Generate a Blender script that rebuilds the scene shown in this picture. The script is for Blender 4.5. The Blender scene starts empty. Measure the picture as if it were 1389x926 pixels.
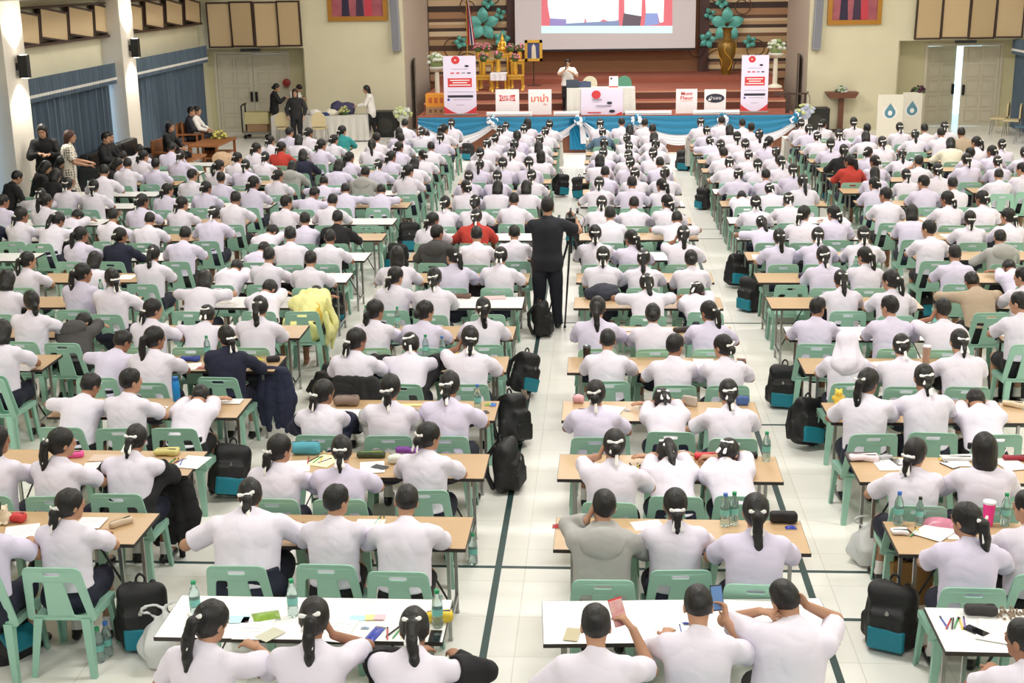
import bpy, bmesh, math, random
import numpy as np
from mathutils import Vector, Matrix, Euler
random.seed(7); np.random.seed(7)
SC = bpy.context.scene
COL = SC.collection
PI = math.pi
R = math.radians

# ------------------------------------------------------------------ camera
FPX, CXP, CYP, HCAM = 1800.0, 694.5, 463.0, 4.65
def _cam_axes():
    d = np.array([816-CXP, CYP+40, -FPX]); xv = 100.0
    Yv = (FPX*FPX + d[0]*xv)/d[1]
    dn = np.array([xv, -Yv, -FPX])
    fw = d/np.linalg.norm(d); up = -dn/np.linalg.norm(dn)
    return np.stack([np.cross(fw, up), fw, up], 1)      # camera coordinates of the world axes
RC = _cam_axes()
CAMP = np.array([0, 0, HCAM])
def ray(x, y): return RC.T @ np.array([x-CXP, CYP-y, -FPX])
def atz(x, y, z):
    v = ray(x, y); p = CAMP + v*(z-HCAM)/v[2]; return Vector(p)
def aty(x, y, Y):
    v = ray(x, y); p = CAMP + v*Y/v[1]; return Vector(p)
def atx(x, y, X):
    v = ray(x, y); p = CAMP + v*X/v[0]; return Vector(p)
cam = bpy.data.cameras.new('camera'); camo = bpy.data.objects.new('camera', cam); COL.objects.link(camo)
cam.sensor_width = 36.0; cam.lens = FPX/1389*36.0; cam.clip_end = 200
m3 = Matrix([list(r) for r in RC.T])
camo.matrix_world = Matrix.Translation((0, 0, HCAM)) @ m3.to_4x4()
SC.camera = camo

# ------------------------------------------------------------------ materials
def srgb(r, g, b):
    f = lambda c: (c/255/12.92) if c/255 <= .04045 else ((c/255+.055)/1.055)**2.4
    return (f(r), f(g), f(b), 1)
MATS = {}
def mat(name, col, rough=.6, metal=0, var=0, scale=20, bump=0, bscale=60, emit=0, trans=0, alpha=1, spec=.5, coat=0, stretch=None, col2=None):
    if name in MATS: return MATS[name]
    m = bpy.data.materials.new(name); m.use_nodes = True; nt = m.node_tree; b = nt.nodes['Principled BSDF']
    c = srgb(*col)
    b.inputs['Base Color'].default_value = c; b.inputs['Roughness'].default_value = rough; b.inputs['Metallic'].default_value = metal
    b.inputs['Specular IOR Level'].default_value = spec
    if coat: b.inputs['Coat Weight'].default_value = coat
    if trans: b.inputs['Transmission Weight'].default_value = trans
    if alpha < 1: b.inputs['Alpha'].default_value = alpha
    if emit: b.inputs['Emission Color'].default_value = c; b.inputs['Emission Strength'].default_value = emit
    if var or bump:
        tc = nt.nodes.new('ShaderNodeTexCoord'); mp = nt.nodes.new('ShaderNodeMapping')
        nt.links.new(tc.outputs['Object'], mp.inputs['Vector'])
        if stretch: mp.inputs['Scale'].default_value = stretch
    if var:
        n = nt.nodes.new('ShaderNodeTexNoise'); n.inputs['Scale'].default_value = scale; n.inputs['Detail'].default_value = 4
        nt.links.new(mp.outputs[0], n.inputs['Vector'])
        mx = nt.nodes.new('ShaderNodeMix'); mx.data_type = 'RGBA'
        d = srgb(*(col2 or [max(0, int(v*(1-var))) for v in col]))
        mx.inputs[6].default_value = c; mx.inputs[7].default_value = d
        nt.links.new(n.outputs['Fac'], mx.inputs[0]); nt.links.new(mx.outputs[2], b.inputs['Base Color'])
        if emit: nt.links.new(mx.outputs[2], b.inputs['Emission Color'])
    if bump:
        n2 = nt.nodes.new('ShaderNodeTexNoise'); n2.inputs['Scale'].default_value = bscale; n2.inputs['Detail'].default_value = 3
        nt.links.new(mp.outputs[0], n2.inputs['Vector'])
        bp = nt.nodes.new('ShaderNodeBump'); bp.inputs['Strength'].default_value = bump; bp.inputs['Distance'].default_value = .01
        nt.links.new(n2.outputs['Fac'], bp.inputs['Height']); nt.links.new(bp.outputs[0], b.inputs['Normal'])
    MATS[name] = m; return m

# ------------------------------------------------------------------ object helpers
_TMP = bpy.data.scenes.new('workbench')          # an empty side scene in which modifiers and curves are turned into meshes
def evaluated(data, mod=None):
    o = bpy.data.objects.new('tmp', data); _TMP.collection.objects.link(o)
    if mod: md = o.modifiers.new('d', 'DECIMATE'); md.ratio = mod
    with bpy.context.temp_override(scene=_TMP, view_layer=_TMP.view_layers[0]):
        dg = bpy.context.evaluated_depsgraph_get(); dg.update(); me = bpy.data.meshes.new_from_object(o.evaluated_get(dg))
    bpy.data.objects.remove(o); return me
def link(name, me, parent=None, loc=None, rot=None, m=None):
    o = bpy.data.objects.new(name, me); COL.objects.link(o)
    if parent is not None: o.parent = parent
    if loc is not None: o.location = loc
    if rot is not None: o.rotation_euler = rot
    if m is not None and me is not None:
        me.materials.clear(); me.materials.append(m)
    return o
def tag(o, label=None, cat=None, group=None, kind=None):
    if label: o['label'] = label
    if cat: o['category'] = cat
    if group: o['group'] = group
    if kind: o['kind'] = kind
    return o
def empty(name, loc=(0, 0, 0), rz=0):
    o = bpy.data.objects.new(name, None); COL.objects.link(o); o.location = loc; o.rotation_euler = (0, 0, rz); o.empty_display_size = .1
    return o
class MB:
    """collects shapes in one bmesh; out() links them as ONE mesh object"""
    def __init__(s): s.bm = bmesh.new()
    def box(s, a, b, M=None, bev=0):
        a, b = Vector(a), Vector(b); c = (a+b)/2; d = b-a
        r = bmesh.ops.create_cube(s.bm, size=1, matrix=(M or Matrix()) @ Matrix.Translation(c) @ Matrix.Diagonal((abs(d.x), abs(d.y), abs(d.z), 1)))
        if bev:
            es = list({e for v in r['verts'] for e in v.link_edges})
            bmesh.ops.bevel(s.bm, geom=es, offset=bev, segments=2, affect='EDGES', profile=.6)
        return s
    def tube(s, p, q, r, r2=None, n=10, caps=True):
        p, q = Vector(p), Vector(q); d = q-p
        M = Matrix.Translation((p+q)/2) @ d.to_track_quat('Z', 'Y').to_matrix().to_4x4()
        bmesh.ops.create_cone(s.bm, cap_ends=caps, segments=n, radius1=r, radius2=r if r2 is None else r2, depth=d.length, matrix=M); return s
    def bar(s, p, q, w, h=None, up=(0, 0, 1)):
        p, q = Vector(p), Vector(q); d = q-p; h = h or w
        M = Matrix.Translation((p+q)/2) @ d.to_track_quat('Z', 'Y').to_matrix().to_4x4()
        bmesh.ops.create_cube(s.bm, size=1, matrix=M @ Matrix.Diagonal((w, h, d.length, 1))); return s
    def path(s, pts, r, n=8):
        for a, b in zip(pts[:-1], pts[1:]): s.tube(a, b, r, n=n)
        for a in pts[1:-1]: s.ball(a, r, n)
        return s
    def ball(s, c, r, n=10, sc=(1, 1, 1), M=None):
        bmesh.ops.create_uvsphere(s.bm, u_segments=n, v_segments=max(6, n//2+2), radius=r, matrix=(M or Matrix()) @ Matrix.Translation(c) @ Matrix.Diagonal((*sc, 1))); return s
    def lathe(s, prof, c=(0, 0, 0), n=20, M=None):
        M = M or Matrix(); c = Vector(c); rings = []
        for r, z in prof:
            rings.append([s.bm.verts.new(M @ (c+Vector((r*math.cos(2*PI*i/n), r*math.sin(2*PI*i/n), z)))) for i in range(n)])
        for a, b in zip(rings[:-1], rings[1:]):
            for i in range(n): s.bm.faces.new((a[i], a[(i+1) % n], b[(i+1) % n], b[i]))
        if prof[0][0] > 1e-4: s.bm.faces.new(rings[0][::-1])
        if prof[-1][0] > 1e-4: s.bm.faces.new(rings[-1])
        return s
    def prism(s, pts, d, M=None):
        """polygon pts (x,z) extruded along y by d"""
        M = M or Matrix(); n = len(pts)
        a = [s.bm.verts.new(M @ Vector((x, 0, z))) for x, z in pts]; b = [s.bm.verts.new(M @ Vector((x, d, z))) for x, z in pts]
        s.bm.faces.new(a); s.bm.faces.new(b[::-1])
        for i in range(n): s.bm.faces.new((a[i], b[i], b[(i+1) % n], a[(i+1) % n]))
        return s
    def grid(s, f, nu, nv):
        """open sheet f(u,v)->xyz"""
        vs = [[s.bm.verts.new(f(i/nu, j/nv)) for j in range(nv+1)] for i in range(nu+1)]
        for i in range(nu):
            for j in range(nv): s.bm.faces.new((vs[i][j], vs[i+1][j], vs[i+1][j+1], vs[i][j+1]))
        return s
    def thick(s, t):
        bmesh.ops.recalc_face_normals(s.bm, faces=s.bm.faces)
        bmesh.ops.solidify(s.bm, geom=list(s.bm.faces), thickness=t); return s
    def mesh(s, name, smooth=False):
        bmesh.ops.recalc_face_normals(s.bm, faces=s.bm.faces)
        me = bpy.data.meshes.new(name); s.bm.to_mesh(me); s.bm.free()
        if smooth:
            me.polygons.foreach_set('use_smooth', [True]*len(me.polygons))
            try: me.set_sharp_from_angle(angle=R(45))
            except Exception: pass
        return me
    def out(s, name, m, parent=None, loc=None, rot=None, smooth=False):
        return link(name, s.mesh(name, smooth), parent, loc, rot, m)
def struct(o): o['kind'] = 'structure'; return o
def text_mesh(body, size, extr=.002, align='CENTER', bold=0):
    cu = bpy.data.curves.new('t', 'FONT'); cu.body = body; cu.size = size; cu.extrude = extr; cu.align_x = align; cu.align_y = 'CENTER'; cu.resolution_u = 3; cu.offset = bold
    me = evaluated(cu); bpy.data.curves.remove(cu)
    return me

# ------------------------------------------------------------------ signed distance modelling
class SDF:
    def __init__(s, lo, hi, h):
        s.lo = np.array(lo, np.float32); s.h = h
        s.n = np.ceil((np.array(hi)-np.array(lo))/h).astype(int)+1
        s.F = np.full(s.n, .2, np.float32)
    def _sub(s, lo, hi):
        a = np.maximum(0, np.floor((np.array(lo)-s.lo)/s.h).astype(int)); b = np.minimum(s.n, np.ceil((np.array(hi)-s.lo)/s.h).astype(int)+1)
        if np.any(b <= a): return None
        ax = [s.lo[i]+s.h*np.arange(a[i], b[i], dtype=np.float32) for i in range(3)]
        return tuple(slice(a[i], b[i]) for i in range(3)), np.meshgrid(*ax, indexing='ij', sparse=True)
    def _mix(s, sl, d, k, op):
        F = s.F[sl]
        if op == 'sub': d = -d; 
        if op == 'add':
            if k > 0:
                hh = np.clip(.5+.5*(F-d)/k, 0, 1); s.F[sl] = F*(1-hh)+d*hh-k*hh*(1-hh)
            else: s.F[sl] = np.minimum(F, d)
        else:
            if k > 0:
                hh = np.clip(.5-.5*(F-d)/k, 0, 1); s.F[sl] = F*(1-hh)+d*hh+k*hh*(1-hh)
            else: s.F[sl] = np.maximum(F, d)
    def _clip(s, d, X, clips):
        for (p, n) in clips or ():
            n = np.array(n, float); n = n/np.linalg.norm(n)
            d = np.maximum(d, (X[0]-p[0])*n[0]+(X[1]-p[1])*n[1]+(X[2]-p[2])*n[2])
        return d
    def seg(s, a, b, ra, rb, k=.02, op='add', clips=None, flat=None):
        a, b = np.array(a, float), np.array(b, float); r = max(ra, rb); pad = r+k+3*s.h
        g = s._sub(np.minimum(a, b)-pad, np.maximum(a, b)+pad)
        if g is None: return s
        sl, X = g; d = b-a; L2 = float(d@d)+1e-9
        t = np.clip(((X[0]-a[0])*d[0]+(X[1]-a[1])*d[1]+(X[2]-a[2])*d[2])/L2, 0, 1)
        px, py, pz = X[0]-a[0]-t*d[0], X[1]-a[1]-t*d[1], X[2]-a[2]-t*d[2]
        if flat is not None:
            n = np.array(flat[0], float); n /= np.linalg.norm(n); f = flat[1]-1
            q = px*n[0]+py*n[1]+pz*n[2]; px = px+f*q*n[0]; py = py+f*q*n[1]; pz = pz+f*q*n[2]
        D = np.sqrt(px*px+py*py+pz*pz)-(ra+(rb-ra)*t)
        s._mix(sl, s._clip(D, X, clips), k, op); return s
    def ell(s, c, r, M=None, k=.02, op='add', clips=None):
        c = np.array(c, float); r = np.array(r, float); pad = r.max()+k+3*s.h
        g = s._sub(c-pad, c+pad)
        if g is None: return s
        sl, X = g; P = [X[i]-c[i] for i in range(3)]
        if M is not None:
            M = np.array(M); P = [P[0]*M[0, i]+P[1]*M[1, i]+P[2]*M[2, i] for i in range(3)]
        k0 = np.sqrt((P[0]/r[0])**2+(P[1]/r[1])**2+(P[2]/r[2])**2); k1 = np.sqrt((P[0]/r[0]**2)**2+(P[1]/r[1]**2)**2+(P[2]/r[2]**2)**2)+1e-6
        D = (k0*(k0-1)/k1).astype(np.float32)
        s._mix(sl, s._clip(D, X, clips), k, op); return s
    def rbox(s, c, hs, rad=.01, M=None, k=0, op='add', clips=None):
        c = np.array(c, float); hs = np.array(hs, float); pad = np.linalg.norm(hs)+k+3*s.h
        g = s._sub(c-pad, c+pad)
        if g is None: return s
        sl, X = g; P = [X[i]-c[i] for i in range(3)]
        if M is not None:
            M = np.array(M); P = [P[0]*M[0, i]+P[1]*M[1, i]+P[2]*M[2, i] for i in range(3)]
        q = [np.abs(P[i])-hs[i]+rad for i in range(3)]
        o = np.sqrt(np.maximum(q[0], 0)**2+np.maximum(q[1], 0)**2+np.maximum(q[2], 0)**2)
        D = o+np.minimum(np.maximum(np.maximum(q[0], q[1]), q[2]), 0)-rad
        s._mix(sl, s._clip(D, X, clips), k, op); return s
    def torus(s, c, n, Rm, r, k=.01, op='add', squash=1):
        c = np.array(c, float); n = np.array(n, float); n /= np.linalg.norm(n); pad = Rm+r*max(1, squash)+k+3*s.h
        g = s._sub(c-pad, c+pad)
        if g is None: return s
        sl, X = g; P = [X[i]-c[i] for i in range(3)]
        h = P[0]*n[0]+P[1]*n[1]+P[2]*n[2]; rr = np.sqrt(np.maximum(P[0]**2+P[1]**2+P[2]**2-h*h, 0))-Rm
        D = np.sqrt(rr*rr+(h/squash)**2)-r
        s._mix(sl, D, k, op); return s
    def chain(s, pts, rs, k=.015, **kw):
        for i in range(len(pts)-1): s.seg(pts[i], pts[i+1], rs[i], rs[i+1], k, **kw)
        return s
    def mesh(s, name, dec=None, wob=0, wfreq=18, fold=0):
        F = s.F; h = s.h; n = F.shape
        for ax in range(3):
            for e in (0, -1):
                ix = [slice(None)]*3; ix[ax] = e; F[tuple(ix)] = np.maximum(F[tuple(ix)], h)
        ins = F < 0
        cnt = np.zeros(tuple(v-1 for v in n), np.int8)
        for dx in (0, 1):
            for dy in (0, 1):
                for dz in (0, 1): cnt += ins[dx:n[0]-1+dx, dy:n[1]-1+dy, dz:n[2]-1+dz]
        act = (cnt > 0) & (cnt < 8)
        I = np.argwhere(act); N = len(I); idx = np.full(act.shape, -1, np.int64); idx[act] = np.arange(N)
        C = {}
        for dx in (0, 1):
            for dy in (0, 1):
                for dz in (0, 1): C[dx, dy, dz] = F[I[:, 0]+dx, I[:, 1]+dy, I[:, 2]+dz]
        acc = np.zeros((N, 3)); w = np.zeros(N)
        for ax in range(3):
            for p in (0, 1):
                for q in (0, 1):
                    a = [0, 0, 0]; o = [i for i in range(3) if i != ax]; a[o[0]] = p; a[o[1]] = q; b = list(a); b[ax] = 1
                    fa, fb = C[tuple(a)], C[tuple(b)]; m = (fa < 0) != (fb < 0)
                    t = np.where(m, fa/np.where(m, fa-fb, 1), 0)
                    P = np.tile(np.array(a, float), (N, 1)); P[:, ax] = t
                    acc += P*m[:, None]; w += m
        V = (I+acc/w[:, None])*h+s.lo
        quads = []
        for ax in range(3):
            o = [(1, 2), (2, 0), (0, 1)][ax]
            A = [slice(0, n[i]-1) for i in range(3)]; B = list(A); B[ax] = slice(1, n[ax])
            fa, fb = ins[tuple(A)], ins[tuple(B)]; E = fa != fb
            E = np.argwhere(E); E = E[(E[:, o[0]] > 0) & (E[:, o[1]] > 0)]
            sg = ins[E[:, 0], E[:, 1], E[:, 2]]
            e1 = np.zeros(3, int); e1[o[0]] = 1; e2 = np.zeros(3, int); e2[o[1]] = 1
            g = lambda Z: idx[Z[:, 0], Z[:, 1], Z[:, 2]]
            q = np.stack([g(E), g(E-e1), g(E-e1-e2), g(E-e2)], 1)
            q[~sg] = q[~sg][:, ::-1]; quads.append(q)
        Q = np.concatenate(quads)[:, ::-1]; Q = Q[(Q >= 0).all(1)]
        if wob:
            W = np.zeros_like(V); r = np.random.RandomState(3)
            for _ in range(6):
                kv = r.normal(size=3)*wfreq; W += np.sin(V@kv+r.uniform(0, 6))[:, None]*r.normal(size=3)[None]*wob
            V = V+W
        me = bpy.data.meshes.new(name)
        me.vertices.add(N); me.vertices.foreach_set('co', V.astype(np.float32).ravel())
        me.loops.add(len(Q)*4); me.loops.foreach_set('vertex_index', Q.astype(np.int32).ravel())
        me.polygons.add(len(Q)); me.polygons.foreach_set('loop_start', np.arange(len(Q), dtype=np.int32)*4)
        me.update(calc_edges=True)
        if fold:
            Nn = np.zeros(N*3, np.float32); me.vertices.foreach_get('normal', Nn); Nn = Nn.reshape(-1, 3); r = np.random.RandomState(len(name)+N % 7); q = np.zeros(N)
            U = V+.02*np.sin(V[:, ::-1]*23)
            for _ in range(7):
                k = r.normal(size=3)*np.array([26, 30, 46]); q += 1-np.abs(np.sin(U@k*.5+r.uniform(0, 6)))**.7*2
            q = np.clip(q/7*1.9, -1, 1); me.vertices.foreach_set('co', (V+Nn*(q*fold)[:, None]).astype(np.float32).ravel()); me.update()
        if dec and len(Q) > 400:
            m2 = evaluated(me, dec); bpy.data.meshes.remove(me); me = m2; me.name = name
        me.polygons.foreach_set('use_smooth', [True]*len(me.polygons))
        return me
# ------------------------------------------------------------------ people
M_SKIN = mat('skin', (196, 148, 118), .55, var=.12, scale=9); M_SKIN2 = mat('skin_tan', (168, 118, 90), .55, var=.12, scale=9)
M_HAIR = mat('black_hair', (20, 17, 17), .45, var=.5, scale=30, bump=.5, bscale=90, stretch=(1, 1, .15)); M_HAIRB = mat('brown_hair', (70, 42, 32), .45, bump=.5, bscale=90)
M_SHIRT = mat('white_shirt', (229, 223, 236), .8, bump=.55, bscale=5, stretch=(1.6, .6, .5)); M_SHIRT2 = mat('lilac_white_shirt', (218, 211, 233), .8, bump=.55, bscale=5, stretch=(1.6, .6, .5))
M_NAVY = mat('navy_cloth', (24, 28, 48), .8, bump=.3, bscale=14); M_BLACK = mat('black_cloth', (22, 22, 25), .8, bump=.3, bscale=14)
M_SOCK = mat('white_sock', (225, 222, 218), .85); M_SHOE = mat('black_shoe', (20, 19, 20), .35)
M_BOW = mat('white_ribbon', (245, 243, 240), .6); M_EYE = mat('eye_dark', (25, 18, 15), .2)
CLOTH = {k: mat(n, c, .85, bump=.35, bscale=10) for k, n, c in [('N', 'navy_jacket', (30, 33, 56)), ('K', 'black_jacket', (27, 27, 30)), ('G', 'grey_sweatshirt', (172, 171, 168)), ('A', 'charcoal_sweatshirt', (74, 72, 72)),
    ('R', 'red_jacket', (190, 62, 52)), ('T', 'teal_jacket', (52, 150, 150)), ('B', 'blue_grey_jacket', (96, 120, 142)), ('Y', 'yellow_shirt', (222, 186, 80)), ('M', 'tan_cardigan', (180, 160, 138)), ('C', 'cream_jacket', (232, 226, 205))]}
nrm = lambda v: np.array(v, float)/np.linalg.norm(v)
def rotm(yaw, pitch, roll=0):
    return np.array((Matrix.Rotation(yaw, 3, 'Z') @ Matrix.Rotation(-pitch, 3, 'X') @ Matrix.Rotation(roll, 3, 'Y')))
def ik(S, W, l1, l2, pole):
    S, W = np.array(S, float), np.array(W, float); d = W-S; L = np.linalg.norm(d)
    if L > (l1+l2)*.985: W = S+d/L*(l1+l2)*.985; d = W-S; L = np.linalg.norm(d)
    a = (l1*l1-l2*l2+L*L)/(2*L); hgt = math.sqrt(max(l1*l1-a*a, 0)); u = d/L; p = np.array(pole, float); p = p-u*(p@u); p /= np.linalg.norm(p)
    return S+u*a+p*hgt, W
def skel(lean=11, pitch=25, yaw=0, roll=0, side=0, twist=0, Lh=(-.10, .45, .80), Rh=(.13, .45, .80), Lp=(-.85, -.25, -.42), Rp=(.85, -.25, -.42), Ld=(.5, .8, -.1), Rd=(-.4, .9, -.1), Ln=(0, 0, -1), Rn=(0, 0, -1),
         Lc=.35, Rc=.6, stand=0, wide=1.0, knee=None, feet=None):
    J = dict(stand=stand, wide=wide, Lc=Lc, Rc=Rc)
    a = R(lean); hip = np.array([0, 0, .53 if not stand else .86])
    sp = nrm((side, math.sin(a), math.cos(a))); tw = R(twist); x = nrm(np.array([math.cos(tw), math.sin(tw), 0])); x = nrm(x-sp*(x@sp)); n = np.cross(sp, x)
    J['S'] = np.stack([x, n, sp], 1); J['hip'] = hip; J['sp'] = sp; J['n'] = n; J['x'] = x
    J['neck'] = hip+sp*.49
    J['sh'] = [hip+sp*.425-x*.165*wide, hip+sp*.425+x*.165*wide]
    J['Hm'] = rotm(R(yaw), R(pitch), R(roll)); nt = J['neck']+sp*.05+n*.025; J['nt'] = nt; J['head'] = nt+J['Hm'] @ np.array([0, .012, .10])
    J['el'], J['wr'] = [0, 0], [0, 0]
    for i, (h, p) in enumerate(((Lh, Lp), (Rh, Rp))): J['el'][i], J['wr'][i] = ik(J['sh'][i], h, .265, .235, p)
    J['hd'] = [nrm(Ld), nrm(Rd)]; J['hn'] = [nrm(Ln), nrm(Rn)]
    if stand:
        fs = feet or ((-.10, 0), (.10, 0.03)); J['hipj'] = [hip+np.array([-.085, 0, -.02]), hip+np.array([.085, 0, -.02])]
        J['an'] = [np.array([f[0], f[1], .08]) for f in fs]; J['kn'] = [(J['hipj'][i]+J['an'][i])/2+np.array([0, .03, 0]) for i in (0, 1)]
    else:
        k = knee or .12; J['hipj'] = [np.array([-.09*wide, .02, .52]), np.array([.09*wide, .02, .52])]
        J['kn'] = [np.array([-k, .41, .505]), np.array([k, .41, .505])]; J['an'] = [np.array([-k, .37, .085]), np.array([k, .37, .085])]
    J['td'] = [nrm((-.12, 1, -.28)), nrm((.12, 1, -.28))]
    return J
def torso(s, J, g, k=.06, hipd=0):
    w = J['wide']; S, hip, sp, n, x = J['S'], J['hip'], J['sp'], J['n'], J['x']
    s.ell(hip+np.array([0, -.01, .0]), np.array([.155*w+g, .105*w+g, .095+g]), k=0)
    s.ell(hip+sp*.17-n*.01, np.array([.128*w+g, .09*w+g, .13+g]), S, k)
    s.ell(hip+sp*.33-n*.012, np.array([.15*w+g, .098*w+g, .14+g]), S, k)
    s.seg(J['sh'][0]+x*.02, J['sh'][1]-x*.02, .052+g, .052+g, k)
    s.seg(hip+sp*.43, J['neck']+sp*.01, .07+g, .05+g*.6, .03)
def head(s, J):
    H, c = J['Hm'], J['head']; at = lambda p: c+H @ np.array(p, float)
    s.seg(J['neck']-J['sp']*.03, at((0, -.015, -.05)), .05, .046, .03)
    s.ell(at((0, -.012, .02)), (.072, .091, .093), H, .02); s.ell(at((0, .03, -.055)), (.052, .056, .058), H, .03)
    s.ell(at((0, .062, -.088)), (.022, .02, .018), H, .02)
    s.ell(at((0, .092, -.018)), (.0125, .018, .022), H, .012); s.seg(at((0, .088, .015)), at((0, .098, -.015)), .007, .009, .008)
    s.ell(at((0, .082, .026)), (.045, .012, .008), H, .012)
    for q in (-1, 1):
        s.ell(at((q*.031, .088, .010)), (.016, .012, .009), H, .006, 'sub'); s.ell(at((q*.031, .077, .010)), (.013, .012, .010), H, .002)
        s.ell(at((q*.074, -.008, -.008)), (.010, .020, .030), H, .006)
    s.ell(at((0, .086, -.048)), (.023, .009, .006), H, .004); s.ell(at((0, .085, -.059)), (.019, .009, .006), H, .004)
def hand(s, w, d, n, sd, curl, big=1.0):
    d, n = nrm(d), np.array(n, float); n = nrm(n-d*(n@d)); e = np.cross(d, n)*sd     # e points to the thumb side
    s.seg(w, w+d*.075*big, .027*big, .034*big, .012, flat=(n, 1.9))
    for off, L in ((.027, .064), (.009, .072), (-.010, .067), (-.027, .052)):
        b = w+d*.078*big+e*off*big; p = b; dr = d+e*off*3; dr = nrm(dr)
        for j, f in enumerate((.45, .32, .28)):
            ang = curl*(.7 if j == 0 else 1.0); nd = nrm(dr*math.cos(ang)+n*math.sin(ang)); q = p+nd*L*f*big
            s.seg(p, q, (.0088-.0008*j)*big, (.0082-.0008*j)*big, .003); p, dr = q, nd
    b = w+d*.028*big+e*.026*big; q = b+nrm(d*.65+e*.75+n*.25)*.036*big; r = q+nrm(d*.95+e*.2+n*(.2+curl*.4))*.032*big
    s.seg(b, q, .0115*big, .0098*big, .008); s.seg(q, r, .0096*big, .008*big, .003)
def bounds(J):
    P = np.array([J['hip'], J['head'], J['neck'], *J['sh'], *J['el'], *J['wr'], *J['kn'], *J['an'], *[J['wr'][i]+J['hd'][i]*.16 for i in (0, 1)], *[J['an'][i]+J['td'][i]*.16 for i in (0, 1)]])
    lo, hi = P.min(0)-.16, P.max(0)+.16; lo[2] = max(lo[2], -.02); return lo, hi
def body_mesh(J, name, h=.0062, dec=.3):
    lo, hi = bounds(J); s = SDF(lo, hi, h); torso(s, J, 0); head(s, J); w = J['wide']; q = math.sqrt(w)
    for i in (0, 1):
        s.seg(J['hipj'][i], J['kn'][i], .083*w, .055*q, .03); s.seg(J['kn'][i], J['an'][i], .052*q, .034, .012)
        cf = J['kn'][i]*.68+J['an'][i]*.32; s.ell(cf+np.array([0, -.02, 0]), (.046*q, .05*q, .10), k=.03)
        s.seg(J['an'][i]-np.array([0, .03, .04]), J['an'][i]+J['td'][i]*.13, .03, .027, .02)
        s.seg(J['sh'][i], J['el'][i], .047*q, .036*q, .03); s.seg(J['el'][i], J['wr'][i], .037*q, .0245, .01)
        hand(s, J['wr'][i], J['hd'][i], J['hn'][i], (1, -1)[i], (J['Lc'], J['Rc'])[i])
    return s.mesh(name, dec)
def shirt_mesh(J, name, g=.014, long=False, hood=False, collar=True, dec=.35, bottom=None, wob=.0022, cuff=.80):
    lo, hi = bounds(J); s = SDF(lo, hi, .0075); w = J['wide']; q = math.sqrt(w)
    torso(s, J, g, .05)
    if not J['stand']:
        s.ell(J['hip']+np.array([0, -.02, -.02]), (.168*w+g, .125*w+g, .085), k=.05); s.seg(J['hip']-J['sp']*.03, J['hip']+J['sp']*.34-J['n']*.01, .150*w+g, .152*w+g, .06, flat=(J['n'], 1.5))
    else:
        s.ell(J['hip']+np.array([0, 0, -.03]), (.165*w+g, .115*w+g, .12), k=.05); s.seg(J['hip']-J['sp']*.1, J['hip']+J['sp']*.34, .152*w+g, .150*w+g, .06, flat=(J['n'], 1.45))
    for i in (0, 1):
        a, b, c = J['sh'][i], J['el'][i], J['wr'][i]
        if long:
            s.seg(a, b, .058*q+g*.5, .05*q+g*.4, .03); s.seg(b, c-(c-b)*.04, .05*q+g*.4, .036+g*.3, .015, clips=[(c-(c-b)*.05, c-b)])
        else:
            e = a+(b-a)*cuff; s.seg(a, a+(b-a)*(cuff+.2), .058*q+g*.5, .064*q, .03, clips=[(e, b-a)])
    if collar and not hood:
        s.torus(J['neck']-J['sp']*.008-J['n']*.006, J['sp']*.9-J['n']*.25, .061, .0125, .006, squash=2.2)
    if hood:
        b = J['neck']-J['n']*.125-J['sp']*.03
        s.ell(b-J['sp']*.03, (.145, .055, .105), J['S'], .012); s.torus(b-J['sp']*.035+J['n']*.01, J['n']*.9+J['sp']*.2, .085, .022, .012); s.torus(J['neck']-J['n']*.02+J['sp']*.0, J['sp']*.8-J['n']*.5, .088, .026, .02)
    z = bottom if bottom is not None else (.60 if not J['stand'] else .74)
    c = [((0, 0, z), (0, 0, -1))]; F = s.F
    zz = s.lo[2]+s.h*np.arange(s.n[2]); s.F = np.maximum(F, (z-zz)[None, None, :].astype(np.float32))
    return s.mesh(name, dec, wob, fold=.0030 if not hood else .003)
def slung_mesh(J, name):
    """a jacket slipped off the shoulders: sleeves on the arms and a fold round the lower back"""
    lo, hi = bounds(J); s = SDF(lo, hi, .0075); sp = J['sp']; top = J['hip']+sp*.20
    s.ell(J['hip']+np.array([0, -.03, .02]), (.20, .15, .12), k=0); s.seg(J['hip'], J['hip']+sp*.30, .19, .185, .05, flat=(J['n'], 1.35), clips=[(top, sp*.9-J['n']*.45)])
    for i in (0, 1):
        a, b, c = J['sh'][i], J['el'][i], J['wr'][i]; m = a+(b-a)*.30
        s.seg(m, b, .082, .070, .03, clips=[(m, a-b)]); s.seg(b, c-(c-b)*.05, .060, .040, .02, clips=[(c-(c-b)*.05, c-b)]); s.seg(m+(b-m)*.5, J['hip']+sp*.16+J['x']*(-.14, .14)[i], .05, .06, .04)
    z = .44; zz = s.lo[2]+s.h*np.arange(s.n[2]); s.F = np.maximum(s.F, (z-zz)[None, None, :].astype(np.float32))
    return s.mesh(name, .35, .003, fold=.006)
SLUNG = {}
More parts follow.
